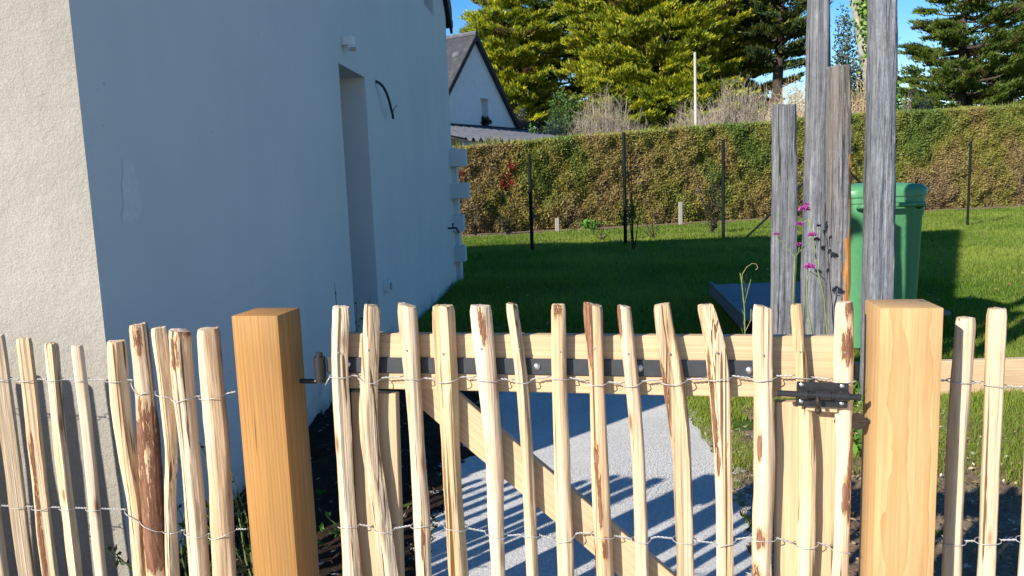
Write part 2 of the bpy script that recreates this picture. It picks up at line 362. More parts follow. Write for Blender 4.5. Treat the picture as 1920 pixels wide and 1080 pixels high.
# ================================================================== GROUND
def grid(name, x0, x1, y0, y1, nx, ny, zf, mat, kind='structure', parent=None, keep=None):
    xs = np.linspace(x0, x1, nx); ys = np.linspace(y0, y1, ny); X, Y = np.meshgrid(xs, ys); P = np.stack([X.ravel(), Y.ravel()], 1)
    Z = zf(P); V = np.column_stack([P, Z]); i = np.arange((ny-1)*nx).reshape(ny-1, nx)[:, :-1].ravel()
    F = np.stack([i, i+1, i+nx+1, i+nx], 1)
    if keep is not None:
        k = keep(P); F = F[k[F].all(1)]
    o = npmesh(name, V, F, mat, parent, smooth=True); 
    if kind: o['kind'] = kind
    return o
grid('ground', -300, 300, -60, 500, 8, 8, lambda P: np.full(len(P), -.05), M['ground'])
grid('lawn', -8, 30, 2.2, 40, 60, 60, lambda P: np.zeros(len(P)), M['lawn'])
grid('bounce_pavement', -14, 16, -9, 1.30, 30, 30, lambda P: np.full(len(P), -.03), M['bounce_paving'])  # unseen street ground, added to bounce warm light onto the near house wall
def inpoly(P, poly):
    x, y = P[:, 0], P[:, 1]; c = np.zeros(len(P), bool); n = len(poly)
    for i in range(n):
        x1, y1 = poly[i]; x2, y2 = poly[(i+1) % n]
        if y1 == y2: continue
        m = ((y1 > y) != (y2 > y)) & (x < (x2-x1)*(y-y1)/(y2-y1)+x1); c ^= m
    return c
pl = [G(760, 1500), G(800, 1080), G(828, 970), G(850, 880), G(885, 800), G(925, 745), G(955, 700), G(985, 672)]
pr = [G(1500, 1500), G(1425, 1080), G(1392, 960), G(1352, 870), G(1300, 800), G(1258, 755), G(1215, 710), G(1170, 672)]
PATH = [(p.x, p.y) for p in pl]+[(p.x, p.y) for p in reversed(pr)]
def smooth_line(pts, n):
    pts = np.array([(p.x, p.y) for p in pts]); t = np.linspace(0, len(pts)-1, n); i = np.minimum(t.astype(int), len(pts)-2); f = (t-i)[:, None]
    g = lambda k: pts[np.clip(k, 0, len(pts)-1)]
    p0, p1, p2, p3 = g(i-1), g(i), g(i+1), g(i+2)
    return .5*((2*p1)+(-p0+p2)*f+(2*p0-5*p1+4*p2-p3)*f**2+(-p0+3*p1-3*p2+p3)*f**3)
A, B = smooth_line(pl, 120), smooth_line(pr, 120); V = []
A[:, 0] += .012*np.sin(np.arange(120)*1.3)+.008*rng.normal(size=120); B[:, 0] += .015*np.sin(np.arange(120)*1.1)+.01*rng.normal(size=120)
nc = 24
for a, b in zip(A, B):
    for k in range(nc): q = a+(b-a)*k/(nc-1); V.append((q[0], q[1], .014))
V = np.array(V); V[:, 2] += .0018*sines(V[:, :2], 6, 3)
i = np.arange(119*nc).reshape(119, nc)[:, :-1].ravel()
o = npmesh('path', V, np.stack([i, i+1, i+nc+1, i+nc], 1), M['gravel'], smooth=True); o['kind'] = 'structure'
# loose stones of the path
n = 60000; t = rng.uniform(0, 1, n)**.9*119*.93; k = t.astype(int); s = np.clip(rng.normal(.5, .42, n), -.03, 1.03); q = A[k]+(B[k]-A[k])*s[:, None]
q += rng.normal(0, .01, q.shape)
rad = rng.uniform(.001, .0026, n); base = np.array([(1, 0, 0), (0, 1, 0), (-1, 0, 0), (0, -1, 0), (0, 0, .8)])
ang = rng.uniform(0, 6.28, n); ca, sa = np.cos(ang), np.sin(ang)
BV = base[None]*rng.uniform(.7, 1.3, (n, 5, 3)); Vx = BV[:, :, 0]*ca[:, None]-BV[:, :, 1]*sa[:, None]; Vy = BV[:, :, 0]*sa[:, None]+BV[:, :, 1]*ca[:, None]
V = np.stack([Vx, Vy, BV[:, :, 2]], 2)*rad[:, None, None]+np.column_stack([q, np.full(n, .0145)])[:, None]
F = (np.array([(0, 1, 4), (1, 2, 4), (2, 3, 4), (3, 0, 4)])[None]+5*np.arange(n)[:, None, None]).reshape(-1, 3)
g = rng.choice([.42, .5, .55, .6, .66], n, p=[.08, .17, .25, .3, .2]); C = np.repeat(np.stack([g, g*.985, g*.95], 1), 5, 0)
o = npmesh('gravel', V.reshape(-1, 3), F, M['dry'], col=C); props(o, 'loose white gravel scattered over the garden path', 'gravel', kind='stuff')

# ================================================================== MAIN HOUSE
W1, W2 = G(858, 528), G(785, 600)
hd = (W1-W2).normalized(); hn = Vector((hd.y, -hd.x, 0))            # along the wall (away), and its outward normal
def S_of(u, v): p = onpl(u, v, W1, hn); return (p-W1).dot(hd), p.z
S_near = -(W1.y-2.22)/hd.y; S_far = 0.0
EAVE = 3.40; PITCHK = .80
S_ridge = (S_near+S_far)/2
def roofz(s): return EAVE+PITCHK*((S_far-S_near)/2-abs(s-S_ridge))
def HW(s, out, z): return W1+hd*s+hn*out+Vector((0, 0, z-W1.z))
house = thing('white_house', 'white rendered gable house with a tall narrow door recess, shading the lawn', 'house', (W1.x, W1.y, 0))
sd1, _ = S_of(649, 345); sd2, _ = S_of(696, 345); _, dz = S_of(634, 118)
sw1, _ = S_of(795, 10); sw2, wz0 = S_of(813, 26); wz0 = S_of(806, 22)[1]
print('HOUSE', S_near, sd1, sd2, dz, sw1, sw2, wz0, 'corner', HW(S_near, 0, 0))
ss = sorted([S_near, sd1, sd2, sw1, sw2, S_ridge, S_far])
V, F = [], []
def quad(pts):
    n = len(V); V.extend(tuple(p) for p in pts); F.append(tuple(range(n, n+len(pts))))
zs = [-.1, dz, wz0, wz0+.95, 99]
for a, b in zip(ss[:-1], ss[1:]):
    m = (a+b)/2
    for z0, z1 in zip(zs[:-1], zs[1:]):
        if sd1 < m < sd2 and z1 <= dz+.001: continue
        if sw1 < m < sw2 and abs(z0-wz0) < 1e-6: continue
        pa0, pb0 = min(z0, roofz(a)), min(z0, roofz(b)); pa1, pb1 = min(z1, roofz(a)), min(z1, roofz(b))
        if pa1-pa0 < 1e-4 and pb1-pb0 < 1e-4: continue
        pts = [HW(a, 0, pa0), HW(b, 0, pb0)]
        if pb1-pb0 > 1e-4: pts.append(HW(b, 0, pb1))
        if pa1-pa0 > 1e-4: pts.append(HW(a, 0, pa1))
        quad(pts)
def recess(s0, s1, z0, z1, d):
    quad([HW(s0, 0, z0), HW(s0, 0, z1), HW(s0, -d, z1), HW(s0, -d, z0)]); quad([HW(s1, 0, z1), HW(s1, 0, z0), HW(s1, -d, z0), HW(s1, -d, z1)])
    quad([HW(s0, 0, z1), HW(s1, 0, z1), HW(s1, -d, z1), HW(s0, -d, z1)]); quad([HW(s0, 0, z0), HW(s0, -d, z0), HW(s1, -d, z0), HW(s1, 0, z0)])
recess(sd1, sd2, -.1, dz, .24); recess(sw1, sw2, wz0, wz0+.95, .2)
HD = 9.0
quad([HW(S_far, 0, EAVE), HW(S_far, 0, -.1), HW(S_far, -HD, -.1), HW(S_far, -HD, EAVE)])
quad([HW(S_near, -HD, -.1), HW(S_near, -HD, EAVE), HW(S_ridge, -HD, roofz(S_ridge)), HW(S_far, -HD, EAVE), HW(S_far, -HD, -.1)])
mesh('wall', V, F, M['stucco'], house)
V, F = [], []; quad([HW(S_near, 0, -.1), HW(S_near, 0, EAVE), HW(S_near, -HD, EAVE), HW(S_near, -HD, -.1)]); mesh('front_wall', V, F, M['front_render'], house)  # sunlit face, toned down in colour against overexposure
V, F = [], []; quad([HW(sd1, -.235, .02), HW(sd2, -.235, .02), HW(sd2, -.235, dz), HW(sd1, -.235, dz)]); 
dr = mesh('door', V, F, M['door'], house)
mesh('handle', *tube_vf([HW(sd1+.1, -.23, 1.0), HW(sd1+.1, -.19, 1.0), HW(sd1+.2, -.19, 1.0)], .009, 8), M['zinc'], dr)
V, F = [], []; quad([HW(sw1, -.19, wz0), HW(sw2, -.19, wz0), HW(sw2, -.19, wz0+.95), HW(sw1, -.19, wz0+.95)])
wn = mesh('window', V, F, M['white_trim'], house)
V, F = [], []; quad([HW(sw1+.05, -.185, wz0+.05), HW(sw2-.05, -.185, wz0+.05), HW(sw2-.05, -.185, wz0+.9), HW(sw1+.05, -.185, wz0+.9)]); mesh('pane', V, F, M['glass'], wn)
# roof: two slabs with overhang at the eaves, dark barge boards on the verge
rf = None
for sgn, se in ((-1, S_near), (1, S_far)):
    e = se+sgn*.22; T = .14; og = .02; V, F = [], []
    for out in (og, -HD-.1):
        for s_, dz_ in ((S_ridge, 0.02), (e, .02), (e, .02+T), (S_ridge, .02+T)): V.append(tuple(HW(s_, out, roofz(s_)+dz_)))
    F = [(0, 1, 2, 3), (7, 6, 5, 4), (0, 4, 5, 1), (1, 5, 6, 2), (2, 6, 7, 3), (3, 7, 4, 0)]
    o = mesh('roof', V, F, M['slate'], house); V = []
    for out in (og+.035, og+.003):
        for s_, dz_ in ((S_ridge, -.10), (e, -.10), (e, .20), (S_ridge, .20)): V.append(tuple(HW(s_, out, roofz(s_)+dz_)))
    mesh('barge_board', V, F, M['barge'], o)
    mesh('gutter', *tube_vf([HW(e+sgn*.05, .05, roofz(e)+.03), HW(e+sgn*.05, -HD, roofz(e)+.03)], .055, 10), M['barge'], o)
# toothed masonry blocks at the far corner
for i, (y0, y1, xr) in enumerate([(281, 312, 877), (343, 371, 882), (402, 432, 873), (460, 488, 876)]):
    q0, q1 = onpl(845, y0, W1, hd), onpl(xr, y1, W1, hd)
    wdt = (q1-W1).dot(hn); me = bevel_box(.10, wdt/2+.03, q1.z, q0.z, .008, 2)
    o = frame_obj('toothing_block', me, M['stucco'], hd, hn, Vector((0, 0, 1)), HW(-.10, wdt/2-.03, 0), house)
# a shallow quoin strip behind them and the plaster plinth chamfer
V, F = [], []
for out in (0.0, .055): 
    for s_ in (-.05, .18): 
        for z in (-.05, 1.70): V.append(tuple(HW(s_, out, z)))
F = [(0, 1, 3, 2), (4, 6, 7, 5), (0, 4, 5, 1), (2, 3, 7, 6), (0, 2, 6, 4), (1, 5, 7, 3)]
mesh('corner_strip', V, F, M['stucco'], house)
# pale patch where the render was touched up
pts = [(231, 318), (229, 303), (236, 299), (247, 301), (252, 318), (258, 340), (262, 365), (266, 385), (264, 400), (258, 412), (252, 409), (246, 415), (238, 412), (234, 417), (228, 408), (232, 380), (228, 350)]
V = [tuple(onpl(u, v, W1+hn*.0012, hn)) for u, v in pts]; mesh('render_patch', V, [tuple(range(len(V)))], M['stucco_patch'], house)
# motion sensor
UPV = Vector((0, 0, 1))
sp = onpl(643, 82, W1, hn); sloc = sp
sen = thing('motion_sensor', 'small white motion sensor mounted above the door recess of the white house', 'sensor', sp)
frame_obj('bracket', bevel_box(.03, .036, -.012, .042, .005, 2), M['plastic_white'], hd, hn, UPV, sp+hn*.036, sen, smooth=True, sharp=40)
hv = (-hd*.8+hn*.45+Vector((0, 0, -.4))).normalized(); hz = (UPV-hv*hv.z).normalized(); hx = hv.cross(hz)
frame_obj('sensor_head', bevel_box(.03, .024, -.02, .02, .009, 3), M['plastic_white'], hx, hv, hz, sp+hn*.055+UPV*-.026, sen, smooth=True, sharp=50)
frame_obj('lens', bevel_box(.022, .005, -.012, .012, .004, 2), M['door'], hx, hv, hz, sp+hn*.055+UPV*-.026+hv*.024, sen)
# cable hanging from the wall
cp = [(704, 152), (712, 156), (719, 163), (725, 175), (730, 190), (733, 203), (736, 214), (737, 222)]
c0 = onpl(704, 152, W1, hn); outs = [0, .03, .05, .06, .065, .065, .06, .058]
cb = thing('loose_cable', 'dark loose electric cable sticking out of the white house wall', 'cable', c0)
MB().tube([onpl(u, v, W1+hn*k, hn) for (u, v), k in zip(cp, outs)], .0105, 8).build('sheath', M['plastic_dark'], cb, smooth=True)
MB().tube([onpl(u, v, W1+hn*.06, hn) for u, v in [(736, 212), (738, 206), (741, 201), (744, 197)]], .004, 6).build('wire_end', M['plastic_dark'], cb)
# socket and tap
so = thing('wall_socket', 'small white outdoor socket low on the white house wall', 'socket', onpl(722, 536, W1, hn))
frame_obj('box', bevel_box(.04, .022, -.045, .045, .008, 2), M['plastic_white'], hd, hn, Vector((0, 0, 1)), Vector(so.location)+hn*.02, so)
frame_obj('flap', bevel_box(.028, .006, -.03, .025, .004, 1), M['door'], hd, hn, Vector((0, 0, 1)), Vector(so.location)+hn*.044, so)
tp = thing('garden_tap', 'dark garden tap beside the toothed corner of the white house', 'tap', onpl(840, 428, W1, hn)); q = Vector(tp.location)
MB().tube([q, q+hn*.10, q+hn*.13+Vector((0, 0, -.06))], .012, 8).build('spout', M['rust_metal'], tp)
MB().tube([q+hn*.06, q+hn*.06+Vector((0, 0, .05))], .008, 8).tube([q+hn*.06+Vector((0, 0, .05))-hd*.05, q+hn*.06+Vector((0, 0, .05))+hd*.05], .009, 8).build('handle', M['rust_metal'], tp)

# ================================================================== FAR HOUSE BEHIND THE HEDGE
g2 = Vector((.56, .83, 0)).normalized(); n2 = Vector((g2.y, -g2.x, 0))
ap = atY(888, 74, 28); hw = 3.1; ez = ap.z-hw*1.19
FH = lambda a, o, z: Vector((ap.x, ap.y, 0))+g2*a+n2*o+Vector((0, 0, z))
fh = thing('neighbour_house', 'white gabled neighbour house with slate roof rising behind the hedge', 'house', (ap.x, ap.y, 0))
wa = atY(901, 184, 29.0); wa0 = onpl(901, 184, FH(0, 0, 0), n2); wb0 = onpl(917, 243, FH(0, 0, 0), n2)
a0, a1 = (wa0-FH(0, 0, 0)).dot(g2), (wb0-FH(0, 0, 0)).dot(g2); z1_, z0_ = wa0.z, wb0.z
V, F = [], []; fr = lambda a: ap.z-abs(a)*1.19
cs = sorted([-hw, 0, a0, a1, hw])
for a, b in zip(cs[:-1], cs[1:]):
    for lo, hi in ((0, z0_), (z0_, z1_), (z1_, 99)):
        if a0-1e-6 <= a and b <= a1+1e-6 and lo == z0_: continue
        p = [(a, min(lo, fr(a))), (b, min(lo, fr(b))), (b, min(hi, fr(b))), (a, min(hi, fr(a)))]
        if p[3][1]-p[0][1] < 1e-4 and p[2][1]-p[1][1] < 1e-4: continue
        pp = []
        for x in p:
            if not pp or (abs(pp[-1][0]-x[0])+abs(pp[-1][1]-x[1]) > 1e-5): pp.append(x)
        quad([FH(x, 0, z) for x, z in pp])
d_ = .28
quad([FH(a0, 0, z0_), FH(a0, 0, z1_), FH(a0, -d_, z1_), FH(a0, -d_, z0_)]); quad([FH(a1, 0, z1_), FH(a1, 0, z0_), FH(a1, -d_, z0_), FH(a1, -d_, z1_)])
quad([FH(a0, 0, z1_), FH(a1, 0, z1_), FH(a1, -d_, z1_), FH(a0, -d_, z1_)]); quad([FH(a0, 0, z0_), FH(a0, -d_, z0_), FH(a1, -d_, z0_), FH(a1, 0, z0_)])
quad([FH(hw, 0, 0), FH(hw, 0, ez), FH(hw, -11, ez), FH(hw, -11, 0)]); quad([FH(-hw, 0, ez), FH(-hw, 0, 0), FH(-hw, -11, 0), FH(-hw, -11, ez)])
mesh('wall', V, F, M['far_wall'], fh)
V, F = [], []; quad([FH(a0, -.25, z0_), FH(a1, -.25, z0_), FH(a1, -.25, z1_), FH(a0, -.25, z1_)]); w_ = mesh('window', V, F, M['white_trim'], fh)
V, F = [], []; quad([FH(a0+.06, -.24, z0_+.06), FH(a1-.06, -.24, z0_+.06), FH(a1-.06, -.24, z0_+.42), FH(a0+.06, -.24, z0_+.42)]); mesh('pane', V, F, M['glass'], w_)
for sgn in (-1, 1):
    V = []; T = .16; e = hw+.18
    for out in (.12, -11.1):
        for a_, dz_ in ((0, .03), (sgn*e, .03), (sgn*e, .03+T), (0, .03+T)): V.append(tuple(FH(a_, out, fr(a_)+dz_)))
    Fb = [(0, 1, 2, 3), (7, 6, 5, 4), (0, 4, 5, 1), (1, 5, 6, 2), (2, 6, 7, 3), (3, 7, 4, 0)]
    o = mesh('roof', V, Fb, M['slate'], fh); V = []
    for out in (.16, .123):
        for a_, dz_ in ((0, -.02), (sgn*e, -.02), (sgn*e, .20), (0, .20)): V.append(tuple(FH(a_, out, fr(a_)+dz_)))
    mesh('barge_board', V, Fb, M['barge'], o)
    if sgn == -1: rleft = o
MB().tube([FH(0, .15, ap.z+.2), FH(0, -11, ap.z+.2)], .09, 8).build('ridge_cap', M['corrugated'], rleft)
bm = bmesh.new(); bmesh.ops.create_uvsphere(bm, u_segments=14, v_segments=8, radius=.2); me = bpy.data.meshes.new('vent'); bm.to_mesh(me); bm.free()
o = link('roof_vent', me, M['corrugated'], rleft, True)
vd = ray(858, 105); best = min((abs((CP+vd*t-FH(0, 0, 0)).dot(g2)*1.19+(ap.z+.1)-(CP+vd*t).z), t) for t in np.linspace(26, 34, 400))[1]
o.location = CP+vd*best-Vector(fh.location); o.scale = (1, 1, .8)
# lean-to with corrugated roof
lt = thing('lean_to', 'low lean-to with corrugated grey roof against the neighbour gable', 'lean-to', tuple(FH(0, 1.2, 0)))
V, F = [], []; na = 260; La, Lb = -5.0, hw+.15
for k in range(na):
    a_ = La+(Lb-La)*k/(na-1); w_ = .075*math.sin(a_*2*math.pi/.36)
    V += [tuple(FH(a_, .02, 3.22+w_)), tuple(FH(a_, 3.2, 2.50+w_))]
for k in range(na-1): F.append((2*k, 2*k+2, 2*k+3, 2*k+1))
mesh('corrugated_roof', V, F, M['corrugated'], lt, smooth=True)
V, F = [], []
for q in ((La+.1, Lb-.1),): quad([FH(q[0], 3.0, 0), FH(q[1], 3.0, 0), FH(q[1], 3.0, 2.48), FH(q[0], 3.0, 2.48)]); quad([FH(q[1], 3.0, 0), FH(q[1], .05, 0), FH(q[1], .05, 3.14), FH(q[1], 3.0, 2.48)])
mesh('wall', V, F, M['white_trim'], lt)
mesh('fascia', *tube_vf([FH(La, .06, 3.28), FH(Lb, .06, 3.28)], .05, 6), M['barge'], lt)
fb = thing('window_flower_pot', 'dark leafy plant in a pot on the neighbour gable window sill', 'plant', tuple(FH((a0+a1)/2, -.1, z0_)))
q = Vector(fb.location); MB().tube([q+Vector((0, 0, .002)), q+Vector((0, 0, .2))], [.10, .14], 12).build('pot', M['bin_dark'], fb, smooth=True, sharp=40)
n = 500; d = unit(rng.normal(size=(n, 3))); d[:, 2] = abs(d[:, 2])*.8; P = np.array(q)+np.array([0, 0, .2])+d*rng.uniform(.02, .3, (n, 1))
V, F = leaves(P, d+rng.normal(0, .5, (n, 3)), rng.normal(size=(n, 3)), .10, .05, True); npmesh('foliage', V, F, M['leaf'], fb, col=np.array([.025, .05, .03])*np.ones((len(V), 3)))

# ================================================================== HEDGE
hl = [(-9, 18.6, 2.10)]
for u, v, Y in ((870, 278, 19.4), (1240, 245, 21.0), (1450, 231, 22.0), (1640, 214, 22.8)): p = atY(u, v, Y); hl.append((p.x, p.y, p.z))
hl.append((22, 25.0, 3.15)); hl = np.array(hl)
def hedge_at(t):       # t along polyline 0..n-1 by x
    return np.column_stack([t, np.interp(t, hl[:, 0], hl[:, 1]), np.interp(t, hl[:, 0], hl[:, 2])])
hdg = thing('clipped_hedge', 'long clipped olive brown hedge closing off the back of the lawn', 'hedge', (hl[0][0]+10, 19.5, 0))
xs = np.linspace(hl[0, 0], hl[-1, 0], 240); H = hedge_at(xs); prof = [(0.15, .0), (.0, .25), (-.02, .6), (0, .92), (.08, .985), (.3, 1.0), (.8, 1.0), (1.1, .95), (1.15, 0)]
V = []
for h in H:
    for dy, f in prof: V.append((h[0], h[1]+dy+.08, h[2]*f-.05))
V = np.array(V); V[:, 1] += .10+.03*sines(V, 2.0, 5); k = len(prof); i = np.arange(239*k).reshape(239, k)[:, :-1].ravel()
npmesh('core', V, np.stack([i, i+k, i+k+1, i+1], 1), M['hedge_core'], hdg, smooth=True)
n = 270000; x = rng.uniform(-3, 20, n); h = hedge_at(x); top = rng.uniform(size=n) < .18
z = np.where(top, h[:, 2]+rng.normal(0, .02, n), rng.uniform(0, 1, n)**.9*h[:, 2]); y = np.where(top, h[:, 1]+rng.uniform(0, 1.1, n), h[:, 1]+.02)
P = np.column_stack([x, y, z]); lump = sines(P[:, [0, 2]], 3.2, 21)*.045+sines(P[:, [0, 2]], 9, 22)*.04; low = np.clip(1-z/.5, 0, 1)
P[:, 1] -= np.where(top, 0, .06+lump*.8+rng.uniform(-.03, .05, n)-low*.12); P[:, 2] += np.where(top, .35*sines(P[:, :2], 6, 23)*.05, 0)
D = rng.normal(size=(n, 3))*.7+np.where(top[:, None], [0, -.1, 1.0], [0, -.7, .55]); N = rng.normal(size=(n, 3))*.6+np.array([-.3, -1, .3])
V, F = leaves(P, D, N, rng.uniform(.045, .095, n), rng.uniform(.022, .045, n), False)
m1 = sines(P[:, [0, 2]], 1.3, 31)+.6*sines(P[:, [0, 2]], 4, 32)+rng.normal(0, .55, n)+np.where(top, .9, 0)+(z/h[:, 2]-.6)*1.3+.7
cols = np.array([(.26, .19, .10), (.29, .225, .085), (.26, .235, .055), (.18, .21, .045), (.105, .165, .035)]); ci = np.interp(m1, [-1.8, -.7, .35, 1.4, 2.6], [0, 1, 2, 3, 4])
C = np.stack([np.interp(ci, range(5), cols[:, j]) for j in range(3)], 1)*rng.uniform(.85, 1.3, (n, 1))
for (u, v, rr) in ((958, 313, .16), (953, 340, .2), (946, 347, .14), (861, 325, .12)):
    q = atY(u, v, 19.6); m = (np.hypot(P[:, 0]-q.x, P[:, 2]-q.z) < rr*rng.uniform(.4, 1.2, n)) & (rng.uniform(size=n) < .75); C[m] = (.30, .045, .03)
npmesh('foliage', V, F, M['leaf'], hdg, col=np.repeat(C, 3, 0))
n = 2600; x = rng.uniform(-3, 20, n); h = hedge_at(x); P = np.column_stack([x, h[:, 1]+rng.uniform(-.05, .9, n), h[:, 2]-.02]); D = rng.normal(0, .3, (n, 3)); D[:, 2] = 1
V, F = leaves(P, D, rng.normal(size=(n, 3))*[1, 1, .1], rng.uniform(.06, .2, n)*(1+.5*sines(P[:, :2], 2, 7)).clip(.4, 2), .03); npmesh('stray_shoots', V, F, M['leaf'], hdg, col=np.repeat(np.array([.20, .21, .05])*rng.uniform(.6, 1.2, (n, 1)), 3, 0))
for (u, v0, v1, Y, lab) in ((1045, 409, 430, 18.9, 'short pale concrete stake at the hedge foot near the bright green plant'), (1276, 379, 408, 20.2, 'pale concrete stake at the hedge foot beside a tuft of long grass'), (1452, 360, 372, 20.0, 'pale concrete stake at the hedge foot behind the shortest grey post')):
    p = atY(u, v1, Y); hh = (v1-v0)/FPX*Y
    o = frame_obj('concrete_stake', bevel_box(.05, .05, -max(p.z, 0)-.02, hh, .01, 1), M['concrete'], Vector((1, 0, 0)), Vector((0, 1, 0)), Vector((0, 0, 1)), p)
    props(o, lab, 'stake', 'concrete stakes at the hedge foot')
# bare strip of earth in front of the hedge
V = []; xs = np.linspace(-6, 20, 160); H = hedge_at(xs)
for h in H:
    w_ = 1.25+.2*math.sin(h[0]*1.7)+.12*math.sin(h[0]*4.3)
    V += [(h[0], h[1]-w_, .006), (h[0], h[1]+.2, .006)]
i = np.arange(0, 318, 2); o = npmesh('soil_strip', V, np.stack([i, i+2, i+3, i+1], 1), M['soil_pale']); o['kind'] = 'structure'

# ================================================================== LAWN GRASS
DECKP = [G(1336, 533, .16), G(1400, 596, .16), G(1640, 596, .16), G(1640, 527, .16)]
deckpoly = [(p.x, p.y) for p in DECKP]
def bed_right(P):   # thin patchy ground right of the path
    k = np.interp(P[:, 1], A[:, 1][:], B[:, 0]); return k
def grass(n, y0, y1, xr, hh, ww, seed, name):
    r = np.random.default_rng(seed); y = y0*(y1/y0)**r.uniform(0, 1, n); x = r.uniform(xr[0], xr[1], n)*y
    P = np.column_stack([x, y]); ok = ~inpoly(P, PATH) & ~inpoly(P, deckpoly)
    wallx = W1.x+(y-W1.y)*hd.x/hd.y; ok &= (x > wallx+np.where(y < 5.6, np.interp(y, [3, 5.6], [1.0, .25]), .02)) | (y > 10)
    ok &= ~((y < 5.3) & (x < np.interp(y, A[:, 1], A[:, 0])))
    hy = np.interp(x, hl[:, 0], hl[:, 1]); ok &= y < hy-1.05+.2*sines(P, 2, 3)
    edge = x-np.interp(y, B[:, 1], B[:, 0]); patch = sines(P, 4, 44)+.6*sines(P, 11, 45)
    near = (y < 3.75) & (edge > 0)
    ok &= ~(near & (patch+r.normal(0, .35, n) < np.interp(y, [2.4, 3.1, 3.75], [1.6, .55, -1.2])))
    P, y = P[ok], y[ok]; m = len(P); pat = patch[ok]
    D = r.normal(0, .42, (m, 3)); D[:, 2] = 1; N = r.normal(size=(m, 3)); N[:, 2] *= .2
    L = hh*r.uniform(.5, 1.35, m)*(1+.25*pat.clip(-1, 1)); Wd = ww*r.uniform(.7, 1.3, m)*np.maximum(1, y/4)
    V, F = leaves(np.column_stack([P, np.zeros(m)]), D, N, L, Wd)
    t = (r.uniform(size=m)+.25*sines(P, 1.4, 46)).clip(0, 1)[:, None]; C = (1-t)*np.array([.11, .20, .02])+t*np.array([.27, .335, .055])
    dry = r.uniform(size=m) < .06+.12*(y < 3.7); C[dry] = (.26, .21, .09)
    o = npmesh(name, V, F, M['grassblade'], col=np.repeat(C, 3, 0)); return o
o = grass(240000, 2.5, 9.0, (-.16, .74), .048, .0042, 61, 'grass'); props(o, 'short green grass covering the lawn', 'grass', kind='stuff')
o = grass(290000, 9.0, 23.0, (-.16, .76), .06, .0042, 62, 'grass'); props(o, 'short green grass covering the lawn', 'grass', kind='stuff')
# beds of earth
def bedz(seed, amp, base): return lambda P: base+amp*(.6*sines(P, 14, seed)+.4*sines(P, 34, seed+1)+.2*sines(P, 80, seed+2))
def lkeep(P):
    wx = W1.x+(P[:, 1]-W1.y)*hd.x/hd.y; return (P[:, 0] < np.interp(P[:, 1], A[:, 1], A[:, 0])+.03+.03*sines(P, 9, 4)) & ((P[:, 0] > wx-.03) | (P[:, 1] < 2.21))
grid('soil_bed', -2.4, .5, 1.0, 5.6, 190, 270, bedz(70, .012, .018), M['soil'], keep=lkeep)
def rkeep(P): return (P[:, 0] > np.interp(P[:, 1], B[:, 1], B[:, 0])-.02+.025*sines(P, 8, 5)) & (sines(P, 3, 9)*.3+P[:, 1] < 3.45) & (P[:, 0] < 3.2)
grid('bare_soil', .4, 3.2, 1.0, 4.0, 170, 190, bedz(80, .007, .012), M['soil_pale'], keep=rkeep)
def litter(name, n, xr, yr, keep, seed, cols, ll, label):
    r = np.random.default_rng(seed); P = np.column_stack([r.uniform(*xr, n), r.uniform(*yr, n)]); P = P[keep(P)]; m = len(P)
    D = r.normal(size=(m, 3)); D[:, 2] = r.uniform(-.1, .5, m); N = r.normal(0, .5, (m, 3)); N[:, 2] = 1
    V, F = leaves(np.column_stack([P, np.full(m, .03)]), D, N, r.uniform(*ll, m), r.uniform(.004, .014, m), True)
    C = np.array(cols)[r.integers(0, len(cols), m)]*r.uniform(.7, 1.3, (m, 1)); o = npmesh(name, V, F, M['dry'], col=np.repeat(C, 4, 0)); props(o, label, 'litter', kind='stuff')
litter('bark_litter', 4500, (-2.3, .4), (1.1, 5.2), lkeep, 5, [(.05, .03, .02), (.10, .065, .04), (.16, .11, .07), (.03, .02, .015), (.30, .24, .18)], (.012, .045), 'dark bark chips and dead leaves on the bed under the house wall')
litter('dry_litter', 6000, (.4, 3.0), (1.3, 3.9), rkeep, 6, [(.30, .22, .13), (.42, .34, .24), (.2, .13, .08), (.5, .45, .38), (.12, .08, .05)], (.008, .03), 'dry chips and small stones on the bare earth beside the path')

n = 420; P = np.column_stack([rng.uniform(-.8, 7, n), rng.uniform(4.2, 18, n)]); ok = (P[:, 0] < P[:, 1]*.7) & (P[:, 0] > -.12*P[:, 1]) & ~inpoly(P, deckpoly); P = P[ok]; n = len(P); D = rng.normal(size=(n, 3)); D[:, 2] *= .3; N = rng.normal(0, .4, (n, 3)); N[:, 2] = 1
V, F = leaves(np.column_stack([P, np.full(n, .055)]), D, N, rng.uniform(.03, .07, n), rng.uniform(.02, .045, n), True)
o = npmesh('fallen_leaves', V, F, M['dry'], col=np.repeat(np.array([(.30, .2, .08), (.22, .13, .06), (.36, .28, .13)])[rng.integers(0, 3, n)], 4, 0)); props(o, 'scattered dry brown leaves lying on the lawn', 'leaves', kind='stuff')
# ================================================================== DECK
dk = thing('garden_deck', 'low grey wooden deck on the lawn behind the grey posts', 'deck', (DECKP[0].x+1, DECKP[0].y-1, 0))
c0, c1 = DECKP[0].copy(), DECKP[1].copy(); ev = (c1-c0); ev.z = 0; Ld = ev.length; ev.normalize(); xv = Vector((1, -.04, 0)).normalized()
nb = 16; wv = abs(ev.y)*Ld/nb
for k in range(nb):
    p = c0+ev*(Ld*(k+.5)/nb); p.z = .146
    me = bevel_box(wv/2-.004, .014, -.012, 1.5, .003, 1); Yv = Vector((0, 0, 1)); Zv = xv; Xv = Yv.cross(Zv)
    frame_obj('plank', me, M['deck'], Xv, Yv, Zv, p, dk)
board('edge_board', c0+Vector((-.0, 0, -.03))+xv*-.02, c1+Vector((0, 0, -.03))+xv*-.02, .12, .025, xv, M['deck'], dk)

